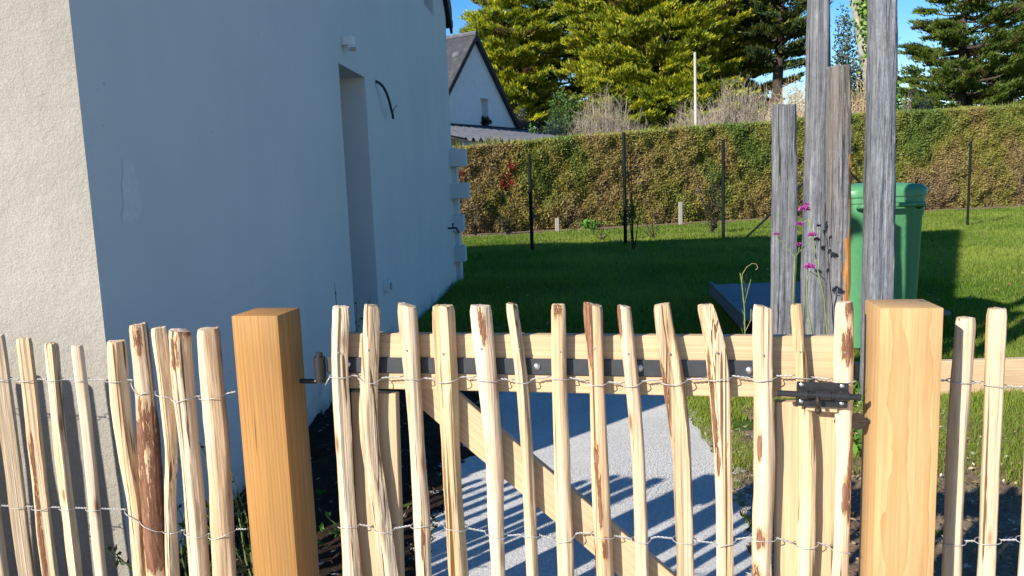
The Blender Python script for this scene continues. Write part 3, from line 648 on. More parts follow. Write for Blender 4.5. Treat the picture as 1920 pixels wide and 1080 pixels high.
# ================================================================== GREY STANDING TIMBERS
def timber(name, rows, Y, zb, depth, mat, label, seed, stain=None):
    """rows: (v, ul, ur) from top to bottom in the photo at distance Y"""
    p0 = atY((rows[-1][1]+rows[-1][2])/2, rows[-1][0], Y); o_ = thing(name, label, 'timber', (p0.x, Y, zb), 'grey standing timbers behind the gate') if False else None
    ns, nr = 32, 110; r = random.Random(seed); vs_ = [q[0] for q in rows]; top = atY((rows[0][1]+rows[0][2])/2, rows[0][0], Y)
    ztop = top.z; V, F, BK = [], [], []
    pts = [(atY(a, v, Y), atY(b, v, Y)) for v, a, b in rows]; zz = [p[0].z for p in pts][::-1]; xl = [p[0].x for p in pts][::-1]; xr = [p[1].x for p in pts][::-1]
    for i in range(nr+1):
        z = zb+(ztop-zb)*i/nr; a, b = np.interp(z, zz, xl), np.interp(z, zz, xr); cx, hw_ = (a+b)/2, (b-a)/2*.93
        for k in range(ns):
            t = 2*math.pi*(k+.5)/ns; c, s = math.cos(t), math.sin(t); e = 5.0
            q = (abs(c)**e+abs(s)**e)**(-1/e); lx, ly = q*c, q*s
            nn = mnoise.noise(Vector((lx*4+seed, ly*4, z*.9)))*.10+mnoise.noise(Vector((lx*16+seed*3, ly*16, z*3.0)))*.12+mnoise.noise(Vector((lx*5, ly*5+seed, z*11)))*.05
            fis = -max(0, mnoise.noise(Vector((lx*9, ly*9+seed*2, z*.55)))-.25)*.35
            g_ = 1+nn*.8+fis*.7; V.append((cx+lx*hw_*g_, Y+depth/2+ly*depth/2*g_, z+(mnoise.noise(Vector((lx*2, ly*2, seed*1.3)))*.015 if i == nr else 0)))
            if stain: BK.append(stain(lx, ly, z))
    for i in range(nr):
        for k in range(ns): a, b = i*ns+k, i*ns+(k+1) % ns; F.append((a, b, b+ns, a+ns))
    n0 = len(V); 
    for ring, f in ((.8, .0), (.4, .0)):
        m = len(V)
        for k in range(ns):
            p = V[nr*ns+k]; cx = sum(V[nr*ns+j][0] for j in range(ns))/ns; cy = Y+depth/2
            V.append((cx+(p[0]-cx)*ring, cy+(p[1]-cy)*ring, p[2]+r.uniform(-.004, .004)));  BK.append(0) if stain else None
        prev = nr*ns if ring == .8 else m-ns
        for k in range(ns): a, b = prev+k, prev+(k+1) % ns; F.append((a, b, m+(k+1) % ns, m+k))
    F.append(tuple(range(len(V)-ns, len(V))))
    o = mesh(name, V, F, mat, None, True, 50, org=(p0.x, Y+depth/2, zb)); props(o, label, 'post', 'grey posts standing upright behind the gate')
    if stain:
        at = o.data.attributes.new('bark', 'FLOAT', 'POINT'); at.data.foreach_set('value', np.array(BK, np.float32))
    return o
timber('standing_post', [(196, 1458, 1499), (400, 1455, 1499), (620, 1452, 1496), (900, 1450, 1492)], 4.12, -.05, .11, M['grey_oak'], 'shortest upright grey weathered post, its cut top level with the hedge top', 1)
timber('standing_post', [(-160, 1529, 1566), (0, 1526, 1562), (130, 1523, 1562), (400, 1517, 1560), (620, 1512, 1560), (900, 1508, 1556)], 4.05, -.05, .12, M['grey_oak'], 'tall upright grey post behind the orange stained post', 2)
def stn(lx, ly, z):
    if lx < -.05: return 0.0
    e = max(0, min(1, (lx+.05)*2.2)); e2 = max(0, min(1, (lx-.35)*3.0))
    k = e*1.0 if z < .88 else (e2*.7 if z < 1.0 else (e2*.95 if z < 1.30 else e2*.2))
    return min(1, k)
timber('standing_post', [(122, 1563, 1600), (400, 1562, 1600), (560, 1561, 1597), (900, 1556, 1592)], 3.90, -.05, .12, M['grey_oak_stain'], 'upright grey post with orange rot stains down its edge, beside the green bin', 3, stn)
timber('standing_post', [(-200, 1647, 1692), (0, 1643, 1690), (300, 1638, 1686), (560, 1631, 1682), (900, 1624, 1676)], 3.8, -.05, .13, M['grey_oak'], 'thick tall upright grey post standing in front of the green bin', 4)

# ================================================================== WHEELIE BIN
b0 = atY(1588, 480, 5.1); b1x = b0.x+.54
bz = 0.0; bc = Vector((b0.x+.27, 5.1+.30, 0)); bt = atY(1610, 346, 5.1).z
wb = thing('wheelie_bin', 'green plastic wheelie bin standing among the grey posts', 'bin', (bc.x, bc.y, 0))
V, F = [], []; lv = [(0.03, .89), (.07, .90), (bt-.22, .975), (bt-.20, 1.0), (bt-.13, 1.0), (bt-.125, 1.02), (bt-.075, 1.02)]; ns = 40
for z, k in lv:
    for j in range(ns):
        t = 2*math.pi*(j+.5)/ns; c, s = math.cos(t), math.sin(t); q = (abs(c)**8+abs(s)**8)**(-1/8); V.append((bc.x+q*c*.27*k, bc.y+q*s*.30*k+(1-k)*.05, z))
for i in range(len(lv)-1):
    for j in range(ns): a, b = i*ns+j, i*ns+(j+1) % ns; F.append((a, b, b+ns, a+ns))
F.append(tuple(reversed(range(ns)))); body = mesh('body', V, F, M['bin'], wb, True, 40)
V, F = [], []; lv = [(bt-.085, 1.05, 0), (bt-.045, 1.06, 0), (bt-.035, 1.04, 0), (bt-.012, .95, .0), (bt, .6, 0), (bt+.004, .2, 0)]
for z, k, _ in lv:
    for j in range(ns):
        t = 2*math.pi*(j+.5)/ns; c, s = math.cos(t), math.sin(t); q = (abs(c)**8+abs(s)**8)**(-1/8); V.append((bc.x+q*c*.27*k, bc.y+q*s*.30*k, z))
for i in range(len(lv)-1):
    for j in range(ns): a, b = i*ns+j, i*ns+(j+1) % ns; F.append((a, b, b+ns, a+ns))
F.append(tuple(range(len(V)-ns, len(V)))); mesh('lid', V, F, M['bin'], wb, True, 45)
MB().tube([(bc.x-.2, bc.y-.30, bt-.16), (bc.x-.2, bc.y-.36, bt-.14), (bc.x+.2, bc.y-.36, bt-.14), (bc.x+.2, bc.y-.30, bt-.16)], .016, 8).build('handle', M['bin'], wb, smooth=True)
for s in (-1, 1): MB().tube([(bc.x+s*.22, bc.y+.24, .1), (bc.x+s*.28, bc.y+.24, .1)], .1, 20).build('wheel', M['bin_dark'], wb)
p = atY(1600, 690, 4.1); o = board('timber_edging', (p.x, 4.11, .085), (p.x+1.9, 4.05, .085), .205, .05, Vector((0, -1, 0)), M['board'], None, .004)
props(o, 'long low wooden edging plank lying in front of the green bin', 'plank')

# ================================================================== WIRE MESH FENCE ACROSS THE LAWN
wf = thing('wire_mesh_fence', 'thin dark green wire mesh fence with slim posts across the lawn', 'fence', (2, 14, 0))
posts = [(998, 288, 472), (1173, 248, 462), (1356, 262, 449), (1560, 258, 436)]
pb = []
for u, vt, vb in posts:
    q = G(u, vb); tt = atY(u, vt, q.y); pb.append((q, tt.z)); MB().tube([(q.x, q.y, -.1), (q.x, q.y, tt.z)], .033, 8).build('post', M['fence_metal'], wf, smooth=True, sharp=40)
q = pb[3][0]; far = [Vector((pb[0][0].x-3.2, pb[0][0].y-.3, 0)), Vector((q.x+3, q.y+.4, 0)), Vector((q.x+6, q.y+.8, 0))]
for e in far: MB().tube([(e.x, e.y, -.1), (e.x, e.y, 1.75)], .026, 8).build('post', M['fence_metal'], wf, smooth=True, sharp=40)
s0 = G(1396, 448); 
MB().tube([tuple(s0)]+[(q.x, q.y, pb[3][1]-.35)], .022, 8).build('strut', M['fence_metal'], wf); MB().tube([(q.x+1.6, q.y+.2, 0), (q.x, q.y, pb[3][1]-.35)], .022, 8).build('strut', M['fence_metal'], wf)
line = [far[0]]+[p[0] for p in pb]+far[1:]; w_ = MB(); th = .0011
for a, b in zip(line[:-1], line[1:]):
    n = int((b-a).length/.10)
    for k in range(n):
        p = a.lerp(b, k/n); w_.add(*box_vf(p.x-th, p.x+th, p.y-th, p.y+th, .03, 1.55))
    for z in np.arange(.04, 1.56, .15):
        for s in (0,): w_.tube([(a.x, a.y, z), (b.x, b.y, z)], .0012, 3)
w_.build('mesh', M['fence_metal'], wf)

# ================================================================== GATE AND PICKETS
PA, PB = Vector((-.396, 1.70, 0)), Vector((.662, 1.50, 0)); gd = (PB-PA).normalized(); gn = Vector((-gd.y, gd.x, 0)); UP = Vector((0, 0, 1))   # gn points away from the camera
def gp(u, v, off=0.0): return onpl(u, v, PA+gn*off, gn)
def picket(rows, parent, plane, zb, seed, split=0, bark=(), groove=None, flat=0.0, depthk=.84, mat=None, slant=0.0, sect=None):
    """rows: (v, ul, ur) measured down the picket; plane = function (u,v)->world"""
    r = random.Random(seed); L, W = [], []
    for v, a, b in rows:
        p, q = plane(a, v), plane(b, v); L.append((p+q)/2); W.append((q-p).length/2)
    zz = [p.z for p in L][::-1]; xx = [p.x for p in L][::-1]; yy = [p.y for p in L][::-1]; ww = W[::-1]
    zt = zz[-1]
    if zb < zz[0]:
        k = (zb-zz[0])/(zz[1]-zz[0])*.5; xx.insert(0, xx[0]+(xx[1]-xx[0])*k); yy.insert(0, yy[0]+(yy[1]-yy[0])*k); ww.insert(0, ww[0]); zz.insert(0, zb)
    # smooth interpolation
    ns, nr = 28, 70; Z = np.linspace(zb, zt, nr+1)
    def sm(a): 
        f = np.interp(Z, zz, a); k = np.ones(7)/7; fp = np.concatenate([f[:1].repeat(3), f, f[-1:].repeat(3)]); return np.convolve(fp, k, 'valid')
    X, Y, Wd = sm(xx), sm(yy), sm(ww); V, F, BK = [], [], []
    if sect is None:
        k_ = r.choice([4, 5]); a0_ = r.uniform(0, 6.28); an = [a0_+2*math.pi*(j+r.uniform(-.22, .22))/k_ for j in range(k_)]; sect = [(math.cos(a), math.sin(a), r.uniform(.72, .92)) for a in an]
    if split:
        pol = lambda t_: min(w/max(1e-3, math.cos(t_)*a_+math.sin(t_)*b_) for a_, b_, w in sect if math.cos(t_)*a_+math.sin(t_)*b_ > 1e-3)
        xs_ = [math.cos(t_)*pol(t_) for t_ in np.linspace(0, 6.28, 90)]; x_lo, x_hi = min(xs_), max(xs_)
    rot = r.uniform(-.4, .4); ecc = r.uniform(.0, 1.0); fac = r.choice([5, 6, 7])
    for i in range(nr+1):
        z = Z[i]; t01 = (zt-z)/(zt-zb)
        for k in range(ns):
            th_ = 2*math.pi*(k+.5)/ns; c, s = math.cos(th_), math.sin(th_)
            if split:                                   # cleft: a flat sided section with real arrises
                q = min(w/max(1e-3, c*a_+s*b_) for a_, b_, w in sect if c*a_+s*b_ > 1e-3); lx, ly = (2*(q*c-x_lo)/(x_hi-x_lo)-1)*1.04, q*s
            else:
                q = 1-.045*math.cos(fac*(th_+rot))-.03*math.cos(3*th_+seed); lx, ly = q*c, q*s
                if flat and ly < -flat: ly = -flat+(ly+flat)*.15
            n1 = mnoise.noise(Vector((lx*1.2+seed*5.1, ly*1.2, z*7)))*.10+mnoise.noise(Vector((lx*4+seed, ly*4, z*3)))*(.045 if not split else .05)+mnoise.noise(Vector((lx*3, ly*3+seed, z*28)))*.035
            g_ = 1+n1
            if groove:
                gx, gdp, gl = groove
                if ly < 0 and abs(lx-gx) < .17 and t01 < gl: g_ -= gdp*(1-t01/gl)*(1-abs(lx-gx)/.17)
            bl = 0.0
            for (z0, z1, c0_, w0_) in bark:       # patch: z range, centre across (-1..1), half width
                dz_ = max(z0-z, z-z1, 0)/.03; dx_ = max(abs(lx-c0_)-w0_, 0)/.45
                if ly < .45 or w0_ > .9: bl = max(bl, .72-.72*min(1, math.hypot(dz_*.7, dx_)))
            BK.append(bl); g_ += .05*bl
            taper = 1-.10*max(0, 1-(zt-z)/.012) 
            ox, oy = lx*Wd[i]*g_*taper, ly*Wd[i]*depthk*g_*taper
            zz_ = z+((lx*slant+mnoise.noise(Vector((lx*3, ly*3, seed)))*.16)*Wd[i] if i == nr else 0)
            p = Vector((X[i], Y[i], 0))+gd*ox+gn*oy; V.append((p.x, p.y, zz_))
    for i in range(nr):
        for k in range(ns): a, b = i*ns+k, i*ns+(k+1) % ns; F.append((a, b, b+ns, a+ns))
    m = len(V); t0 = nr*ns; cx = np.mean([V[t0+k] for k in range(ns)], axis=0)
    for k in range(ns): p = np.array(V[t0+k]); q = cx+(p-cx)*.5; V.append((q[0], q[1], q[2]+r.uniform(0, .002))); BK.append(0)
    for k in range(ns): F.append((t0+k, t0+(k+1) % ns, m+(k+1) % ns, m+k))
    F.append(tuple(m+k for k in range(ns))); F.append(tuple(reversed(range(ns))))
    o = mesh('picket', V, F, mat or (M['picket_split'] if split else M['picket']), parent, True, 48, org=(X[0], Y[0], zb))
    at = o.data.attributes.new('bark', 'FLOAT', 'POINT'); at.data.foreach_set('value', np.array(BK, np.float32))
    o['_c'] = 0; del o['_c']
    return o, (lambda z: (float(np.interp(z, Z, X)), float(np.interp(z, Z, Y)), float(np.interp(z, Z, Wd))))
gate = thing('picket_gate', 'pale split chestnut picket gate with diagonal brace and black strap hinge', 'gate', tuple((PA+PB)/2))
def zof(v, u=1100): return gp(u, v).z
GP = [
 dict(rows=[(575, 626, 657), (610, 625, 655), (640, 623, 652), (700, 624, 654), (850, 632, 661), (980, 640, 668), (1080, 645, 680)], split=1, groove=(.3, .35, .5)),
 dict(rows=[(573, 684, 713), (650, 680, 711), (700, 678, 710), (780, 673, 707), (850, 680, 713), (950, 697, 730), (1080, 715, 748)], split=1, flat=.6),
 dict(rows=[(572, 746, 781), (700, 757, 788), (850, 770, 796), (980, 776, 806), (1080, 782, 808)], bark=[(.40, .45, .3, .12)]),
 dict(rows=[(573, 814, 850), (700, 820, 857), (850, 832, 862), (980, 838, 870), (1080, 845, 877)], split=1, sect=[(-1, 0, 1.0), (-.1, -1, .85), (.93, -.38, .55), (.9, .5, .8), (0, 1, .9)]),
 dict(rows=[(573, 881, 921), (700, 893, 932), (850, 911, 944), (980, 915, 945), (1080, 922, 947)], bark=[(.905, .955, .15, .14)]),
 dict(rows=[(570, 947, 970), (620, 956, 978), (700, 967, 989), (850, 978, 1000), (1080, 988, 1010)], split=1),
 dict(rows=[(571, 1033, 1060), (700, 1034, 1062), (850, 1038, 1068), (1080, 1045, 1076)], bark=[(.955, .975, .1, .5)]),
 dict(rows=[(571, 1092, 1130), (640, 1100, 1131), (700, 1105, 1133), (850, 1108, 1140), (1080, 1118, 1150)], bark=[(.915, .985, -.75, .28), (.86, .9, -.7, .2), (.50, .59, -.1, .10), (.56, .66, -.25, .08), (.42, .44, .2, .2)], groove=(-.15, .35, .35)),
 dict(rows=[(574, 1155, 1182), (700, 1170, 1197), (850, 1185, 1209), (1080, 1192, 1217)], bark=[(.92, .965, -.8, .22)]),
 dict(rows=[(571, 1224, 1255), (640, 1232, 1268), (700, 1241, 1281), (780, 1252, 1290), (850, 1262, 1296), (1080, 1270, 1302)], split=1, bark=[(.70, .83, -.98, .1)], groove=(.1, .5, .3), sect=[(-1, -.1, .95), (.05, -1, .75), (1, -.1, .95), (0, 1, .85)]),
 dict(rows=[(572, 1304, 1333), (600, 1311, 1345), (635, 1321, 1361), (700, 1327, 1366), (850, 1341, 1372), (1080, 1345, 1374)], split=1, bark=[(.62, .80, -.95, .28), (.80, .84, -1.0, .1)], sect=[(-.9, -.45, .75), (.3, -.95, .7), (1, .1, .9), (0, 1, .85)]),
 dict(rows=[(575, 1413, 1450), (700, 1413, 1448), (850, 1415, 1455), (980, 1412, 1450), (1080, 1411, 1447)], groove=(.02, 1.3, .24), bark=[(.66, .675, -.55, .08), (.36, .40, -.6, .25), (.465, .48, -.4, .2), (.3, .37, .5, .3)]),
 dict(rows=[(571, 1480, 1504), (700, 1492, 1515), (780, 1498, 1524), (850, 1500, 1530), (980, 1496, 1530), (1080, 1492, 1525)], split=1),
 dict(rows=[(567, 1567, 1600), (700, 1562, 1600), (850, 1570, 1597), (1080, 1560, 1590)], bark=[(.865, .905, .25, .45), (.52, .70, .85, .25), (.55, .58, .2, .3), (.955, .975, .4, .4)]),
]
pk = []
for i, d in enumerate(GP):
    d = dict(d); rows = d.pop('rows'); o, fn = picket(rows, gate, gp, .05, 11+i*3, slant=random.uniform(-.25, .25), **d); pk.append(fn)
    for v in (655,):
        z = zof(v)+random.uniform(-.008, .008); x, y, w_ = fn(z); q = Vector((x, y, z))-gn*(w_*.84+.0005)+gd*random.uniform(-.004, .004)
        MB().tube([q+gn*.004, q-gn*.001], .0022, 8).build('nail', M['zinc'], o)
# frame behind the pickets: rail, stiles, brace
def bd(name, u0, v0, u1, v1, wpx, off, thick, mat=M['board'], parent=gate, ext0=0, ext1=0):
    p, q = gp(u0, v0, off), gp(u1, v1, off); d = (q-p).normalized(); w = wpx/FPX*1.6
    return board(name, p-d*ext0+gn*thick/2, q+d*ext1+gn*thick/2, w, thick, gn, mat, parent)
bd('rail', 648, 677, 1568, 690, 116, .0195, .024)
bd('stile', 700, 737, 712, 1080, 98, .0205, .024, ext1=.28)
bd('stile', 1517, 755, 1513, 1080, 116, .0205, .024, ext1=.28)
bd('brace', 804, 735, 1216, 1085, 76, .0225, .022, ext0=.02, ext1=.25)
# black strap hinge on the face of the rail
strap = bd('strap_hinge', 612, 684, 1416, 692, 33, .0145, .0045, M['strap_metal'])
for u, v in ((652, 682), (1007, 687), (1199, 690), (1405, 694)):
    q = gp(u, v, .0145); MB().tube([q+gn*.002, q-gn*.003, q-gn*.005, q-gn*.0065], [.0075, .0075, .0055, .002], 10).build('bolt', M['zinc'], strap, smooth=True, sharp=35)
pc = gp(600, 690, .012)
MB().tube([pc-UP*.026, pc+UP*.026], .0135, 18).build('knuckle', M['black_metal'], strap, smooth=True, sharp=40)
# latch plate with sliding bolt in front of the last pickets
lo = -.026
lat = board('latch', gp(1493, 738, lo), gp(1590, 742, lo), .050, .004, gn, M['black_metal'], gate, .001, 0, 0)
MB().tube([gp(1456, 737, lo-.012), gp(1614, 745, lo-.012)], .0062, 14).build('bolt', M['black_metal'], lat, smooth=True, sharp=40)
for u in ((1495, 1513), (1528, 1556), (1566, 1592)):
    MB().tube([gp(u[0], 738.5+(u[0]-1493)*.05, lo-.011), gp(u[1], 738.5+(u[1]-1493)*.05, lo-.011)], .0092, 14).build('guide', M['black_metal'], lat, smooth=True, sharp=40)
q = gp(1533, 743, lo-.02); MB().tube([q, gp(1534, 765, lo-.024)], .0036, 10).build('knob_stem', M['rust_metal'], lat, smooth=True)
bm = bmesh.new(); bmesh.ops.create_uvsphere(bm, u_segments=14, v_segments=10, radius=.0068); me = bpy.data.meshes.new('knob'); bm.to_mesh(me); bm.free()
o = link('knob', me, M['rust_metal'], lat, True); q = gp(1534, 770, lo-.024); o.matrix_parent_inverse = Matrix.Identity(4)
bpy.context.view_layer.update(); o.matrix_world = Matrix.Translation(q)
for u, v in ((1503, 721), (1579, 724), (1502, 752), (1578, 756)):
    q = gp(u, v, lo-.002); MB().tube([q, q-gn*.0015, q-gn*.003], [.0042, .0042, .002], 10).build('screw', M['zinc'], lat, smooth=True, sharp=40)
bd('latch_block', 1512, 755, 1572, 759, 32, -.016, .030, M['board'])
# fix children that were built in world space under rotated/offset parents
bpy.context.view_layer.update()
for par in (strap, lat):
    for ch in par.children:
        if ch.name.startswith('knob') and not ch.name.startswith('knob_stem'): continue
        w = Matrix.Translation(rootloc(par)+ch.location) ; ch.matrix_parent_inverse = par.matrix_world.inverted(); ch.matrix_basis = w
# wires: two twisted strands, one passing in front of each picket and one behind
def wires(path, plane, pk, parent, hook=None):
    P = [plane(u, v) for u, v in path]; s = [0.0]
    for a, b in zip(P[:-1], P[1:]): s.append(s[-1]+(b-a).length)
    n = int(s[-1]/.0022); S = np.linspace(0, s[-1], n); X, Y, Z = (np.interp(S, s, [p[j] for p in P]) for j in range(3))
    k = np.ones(9)/9; Z = np.convolve(np.concatenate([Z[:1].repeat(4), Z, Z[-1:].repeat(4)]), k, 'valid')
    cen = []
    for f in pk: 
        zm = float(np.interp(0, [0], [Z.mean()])); x, y, w_ = f(zm); cen.append((x, y, w_))
    A_, B_ = [], []; ph = 0.0
    for i in range(n):
        p = Vector((X[i], Y[i], Z[i])); o1 = 0.0
        for x, y, w_ in cen:
            dd = abs((Vector((X[i]-x, Y[i]-y, 0))).dot(gd)); hw_ = w_+.007
            if dd < hw_: o1 = max(o1, (w_*.86+.0022)*(1-(dd/hw_)**3.0)**.5)
        ph += 2*math.pi*.0022/.017; tw = max(0, 1-o1/.004); r_ = .00135
        base = p+gn*0
        A_.append(base-gn*o1+(gn*math.cos(ph)+UP*math.sin(ph))*r_*tw-UP*.0012*(1-tw)); B_.append(base+gn*o1-(gn*math.cos(ph)+UP*math.sin(ph))*r_*tw)
    m = MB().tube(A_, .00105, 6).tube(B_, .00105, 6)
    if hook: m.tube([plane(u, v)-gn*.012 for u, v in hook], .0013, 6)
    return m.build('wire', M['wire'], parent, smooth=True)
up = [(618, 703), (640, 704), (668, 704), (690, 711), (704, 716), (716, 708), (770, 706), (835, 713), (870, 706), (910, 709), (960, 712), (990, 716), (1002, 709), (1047, 706), (1085, 711), (1120, 720), (1140, 716), (1185, 722), (1200, 716), (1225, 712), (1258, 717), (1285, 712), (1345, 708), (1365, 704), (1425, 711), (1450, 705), (1500, 705), (1530, 709), (1575, 714), (1602, 710)]
lw = [(636, 984), (660, 981), (700, 988), (732, 992), (776, 984), (808, 979), (869, 989), (919, 998), (945, 1005), (1000, 1000), (1040, 1012), (1068, 1008), (1082, 999), (1130, 1001), (1190, 1011), (1214, 1014), (1228, 1006), (1303, 1014), (1345, 1019), (1373, 1012), (1417, 1006), (1455, 1008), (1490, 1020), (1515, 1022), (1533, 1016), (1550, 1024), (1592, 1031)]
wires(up, gp, pk, gate, [(624, 702), (618, 712), (614, 720)]); wires(lw, gp, pk, gate)

# ------------------------------------------------------------------ gate posts
def gatepost(u, v, back, label, mat, zt, w=.1):
    """u,v: front corner nearest the gate opening"""
    f = onpl(u, v, PA+gn*back, gn)
    return f
fl = onpl(520, 592, PA+gn*-.055, gn); fr_ = onpl(1651, 578, PA+gn*-.055, gn)
for nm, f, sx, mt, lab in (('gate_post', fl, -1, M['post_orange'], 'square orange brown wooden gate post carrying the black hinge'), ('gate_post', fr_, 1, M['post_pale'], 'square pale wavy grained wooden gate post beside the sliding bolt')):
    wL = (onpl(520, 592, PA+gn*-.055, gn)-onpl(433, 592, PA+gn*-.055, gn)).length
    c = f+gd*sx*wL/2+gn*wL/2; pr_ = thing(nm, lab, 'post', (c.x, c.y, 0), 'gate posts')
    me = bevel_box(wL/2, wL/2, -.35, f.z, .0025, 2, .0008, 14); frame_obj('shaft', me, mt, gd, gn, UP, (c.x, c.y, 0), pr_, smooth=True, sharp=40)
    if sx == -1:
        q = pc-UP*.030; e = pc-UP*.030-gd*.045
        MB().tube([pc-UP*.034, pc+UP*.036], .008, 14).tube([pc-UP*.034, pc-UP*.027], .0115, 14).tube([pc-UP*.031, pc-UP*.031-gd*.05], .0055, 10).build('hinge_pin', M['black_metal'], pr_, smooth=True, sharp=40)
    else:
        q = gp(1608, 790, -.005); MB().tube([q-gn*.003, q+gn*.003], .0165, 20).tube([q, q+gd*.05], .004, 8).build('latch_keeper', M['rust_metal'], pr_, smooth=True, sharp=40)
        
# ------------------------------------------------------------------ picket fences either side
LO = .055
def fp(u, v): return onpl(u, v, PA+gn*LO, gn)
fen = thing('picket_fence', 'chestnut picket fence wired to the orange brown gate post below the white house', 'fence', tuple(fp(345, 800)*1.0))
fen.location.z = 0
LP = [dict(rows=[(608, 244, 274), (720, 255, 286), (850, 262, 298), (1080, 278, 312)], bark=[(.30, .665, .25, .95), (.30, .70, .9, .3), (.865, .905, .2, .35), (.68, .72, .2, .4)]),
 dict(rows=[(614, 284, 313), (650, 288, 314), (700, 295, 325), (850, 312, 335), (920, 309, 330), (1080, 310, 338)], split=1),
 dict(rows=[(620, 318, 355), (720, 325, 361), (850, 342, 373), (1080, 358, 392)], bark=[(.82, .87, -.1, .2), (.90, .92, .7, .3)]),
 dict(rows=[(616, 370, 410), (720, 379, 418), (850, 390, 430), (1080, 402, 442)])]
fk = []
for i, d in enumerate(LP): d = dict(d); rows = d.pop('rows'); o, fn = picket(rows, fen, fp, -.04, 101+i*3, slant=random.uniform(-.25, .25), **d); fk.append(fn)
o, fn = picket([(640, 200, 228), (780, 211, 240), (850, 222, 251), (950, 242, 268), (1080, 250, 276)], fen, fp, -.04, 140, 1); fk.append(fn)
pz = fp(330, 616).z; x0 = fp(196, 800); rr = random.Random(5)
def gen_picket(parent, base, ztop, seed, lean):
    rr = random.Random(seed); w = rr.uniform(.014, .021); b = base.copy(); 
    rows = [(ztop+rr.uniform(-.02, .02), lean), (ztop*.7, lean*.7+rr.uniform(-.006, .006)), (ztop*.35, lean*.3+rr.uniform(-.006, .006)), (0.0, 0)]
    pl_ = lambda u, v: Vector((base.x, base.y, 0))+gd*u+UP*v
    return picket([(z, l-w, l+w) for z, l in rows], parent, pl_, -.04, seed, rr.choice([0, 0, 1]), bark=[(rr.uniform(.1, .8), rr.uniform(.4, .9), rr.uniform(-.8, .8), .2)] if rr.random() < .4 else ())
pos = 0.0
for k in range(24):
    pos += rr.uniform(.062, .082); b = Vector((x0.x, x0.y, 0))-gd*(pos-.02); o, fn = gen_picket(fen, b, pz-.03, 200+k, rr.uniform(-.02, .01)); fk.append(fn)
xe = fp(205, 720); endp = xe-gd*1.9
def fpl(zc): 
    def f(u, v): 
        return fp(u, v)
    return f
wpath = lambda pts: pts
def wires3(P3, pk, parent): return wires([(p, 0) for p in P3], lambda a, b: a, pk, parent)
zu, zl = fp(440, 737).z, fp(445, 993).z
wires3([endp*1.0+UP*(zu+.02-endp.z)]+[fp(u, v) for u, v in ((250, 712), (270, 738), (285, 729), (300, 737), (325, 740), (340, 750), (358, 743), (400, 743), (442, 734))], fk, fen)
wires3([endp*1.0+UP*(zl+.01-endp.z)]+[fp(u, v) for u, v in ((240, 955), (280, 978), (315, 994), (352, 994), (375, 1000), (415, 1002), (438, 992), (462, 992))], fk, fen)
fen2 = thing('picket_fence', 'chestnut picket fence continuing from the pale wavy grained gate post', 'fence', tuple(fr_+gd*.5)); fen2.location.z = 0
f2 = []; b0_ = Vector((fr_.x, fr_.y, 0))+gn*.11; pos = .12
for k in range(16):
    pos += rr.uniform(.062, .082); o, fn = gen_picket(fen2, b0_+gd*pos, .93, 300+k, rr.uniform(-.015, .015)); f2.append(fn)
for z in (.79, .46): wires3([b0_+gd*d_+UP*(z+rr.uniform(-.008, .008)) for d_ in np.linspace(.09, 1.4, 14)], f2, fen2)

# ================================================================== SMALL PLANTS
def leafy(name, label, cat, base, stems, seed, lcol, ll, nl, group=None, mat='leaf', stemr=.003, stemmat='stem', lw_=.5):
    r = np.random.default_rng(seed); th = thing(name, label, cat, base, group); m = MB(); PP, DD = [], []
    for (dx, dy, h, bend) in stems:
        pts = []; n = 7
        for k in range(n):
            t = k/(n-1); pts.append(Vector(base)+Vector((dx*t+bend*t*t*.5+.01*math.sin(t*9+dx*40), dy*t, h*t)))
        m.tube(pts, [stemr*(1-.6*k/(n-1)) for k in range(n)], 5)
        for _ in range(nl):
            t = r.uniform(.12, 1); k = min(int(t*(n-1)), n-2); p = pts[k].lerp(pts[k+1], t*(n-1)-k); PP.append(tuple(p)); DD.append(r.normal(size=3)+[0, 0, .4])
    m.build('stems', M[stemmat], th); PP, DD = np.array(PP), np.array(DD); n = len(PP)
    V, F = leaves(PP, DD, r.normal(size=(n, 3))*.5+[0, -.4, 1], r.uniform(*ll, n), r.uniform(*ll, n)*lw_, True)
    C = np.array(lcol)[r.integers(0, len(lcol), n)]*r.uniform(.7, 1.3, (n, 1)); npmesh('leaves', V, F, M[mat], th, col=np.repeat(C, 4, 0)); return th
DG = [(.02, .05, .018), (.035, .07, .02), (.05, .085, .03)]; LG = [(.10, .22, .03), (.14, .28, .04), (.08, .17, .03)]
def spray(n, h, sp, seed):
    r = random.Random(seed); return [(r.uniform(-sp, sp), r.uniform(-sp, sp), h*r.uniform(.55, 1.05), r.uniform(-sp, sp)) for _ in range(n)]
q = G(430, 1120); leafy('creeping_shrub', 'small dark leafed shrub growing between the pickets and the orange brown post', 'shrub', (-.74, 2.06, 0), spray(9, .58, .15, 1), 1, DG, (.014, .026), 20)
leafy('creeping_shrub', 'low dark shrub at the foot of the house wall behind the fence', 'shrub', (-.98, 2.12, 0), spray(12, .42, .16, 2), 2, DG, (.014, .026), 24)
leafy('creeping_shrub', 'thin dark climbing plant against the house wall by the hinge', 'shrub', (-.85, 4.0, 0), spray(9, .72, .12, 3), 3, DG, (.016, .03), 16)
leafy('bed_plant', 'small sprouting weed in the dark bed beside the path', 'weed', tuple(G(650, 1010)), spray(7, .10, .09, 4), 4, LG, (.015, .03), 8)
leafy('bed_plant', 'bright green leafy plant behind the gap by the latch keeper', 'plant', tuple(G(1612, 850)), spray(14, .15, .12, 5), 5, LG, (.035, .07), 12)
leafy('bed_plant', 'bright green leafy plant at the foot of the stained post', 'plant', tuple(G(1600, 770)), spray(12, .13, .14, 6), 6, LG, (.035, .07), 12)
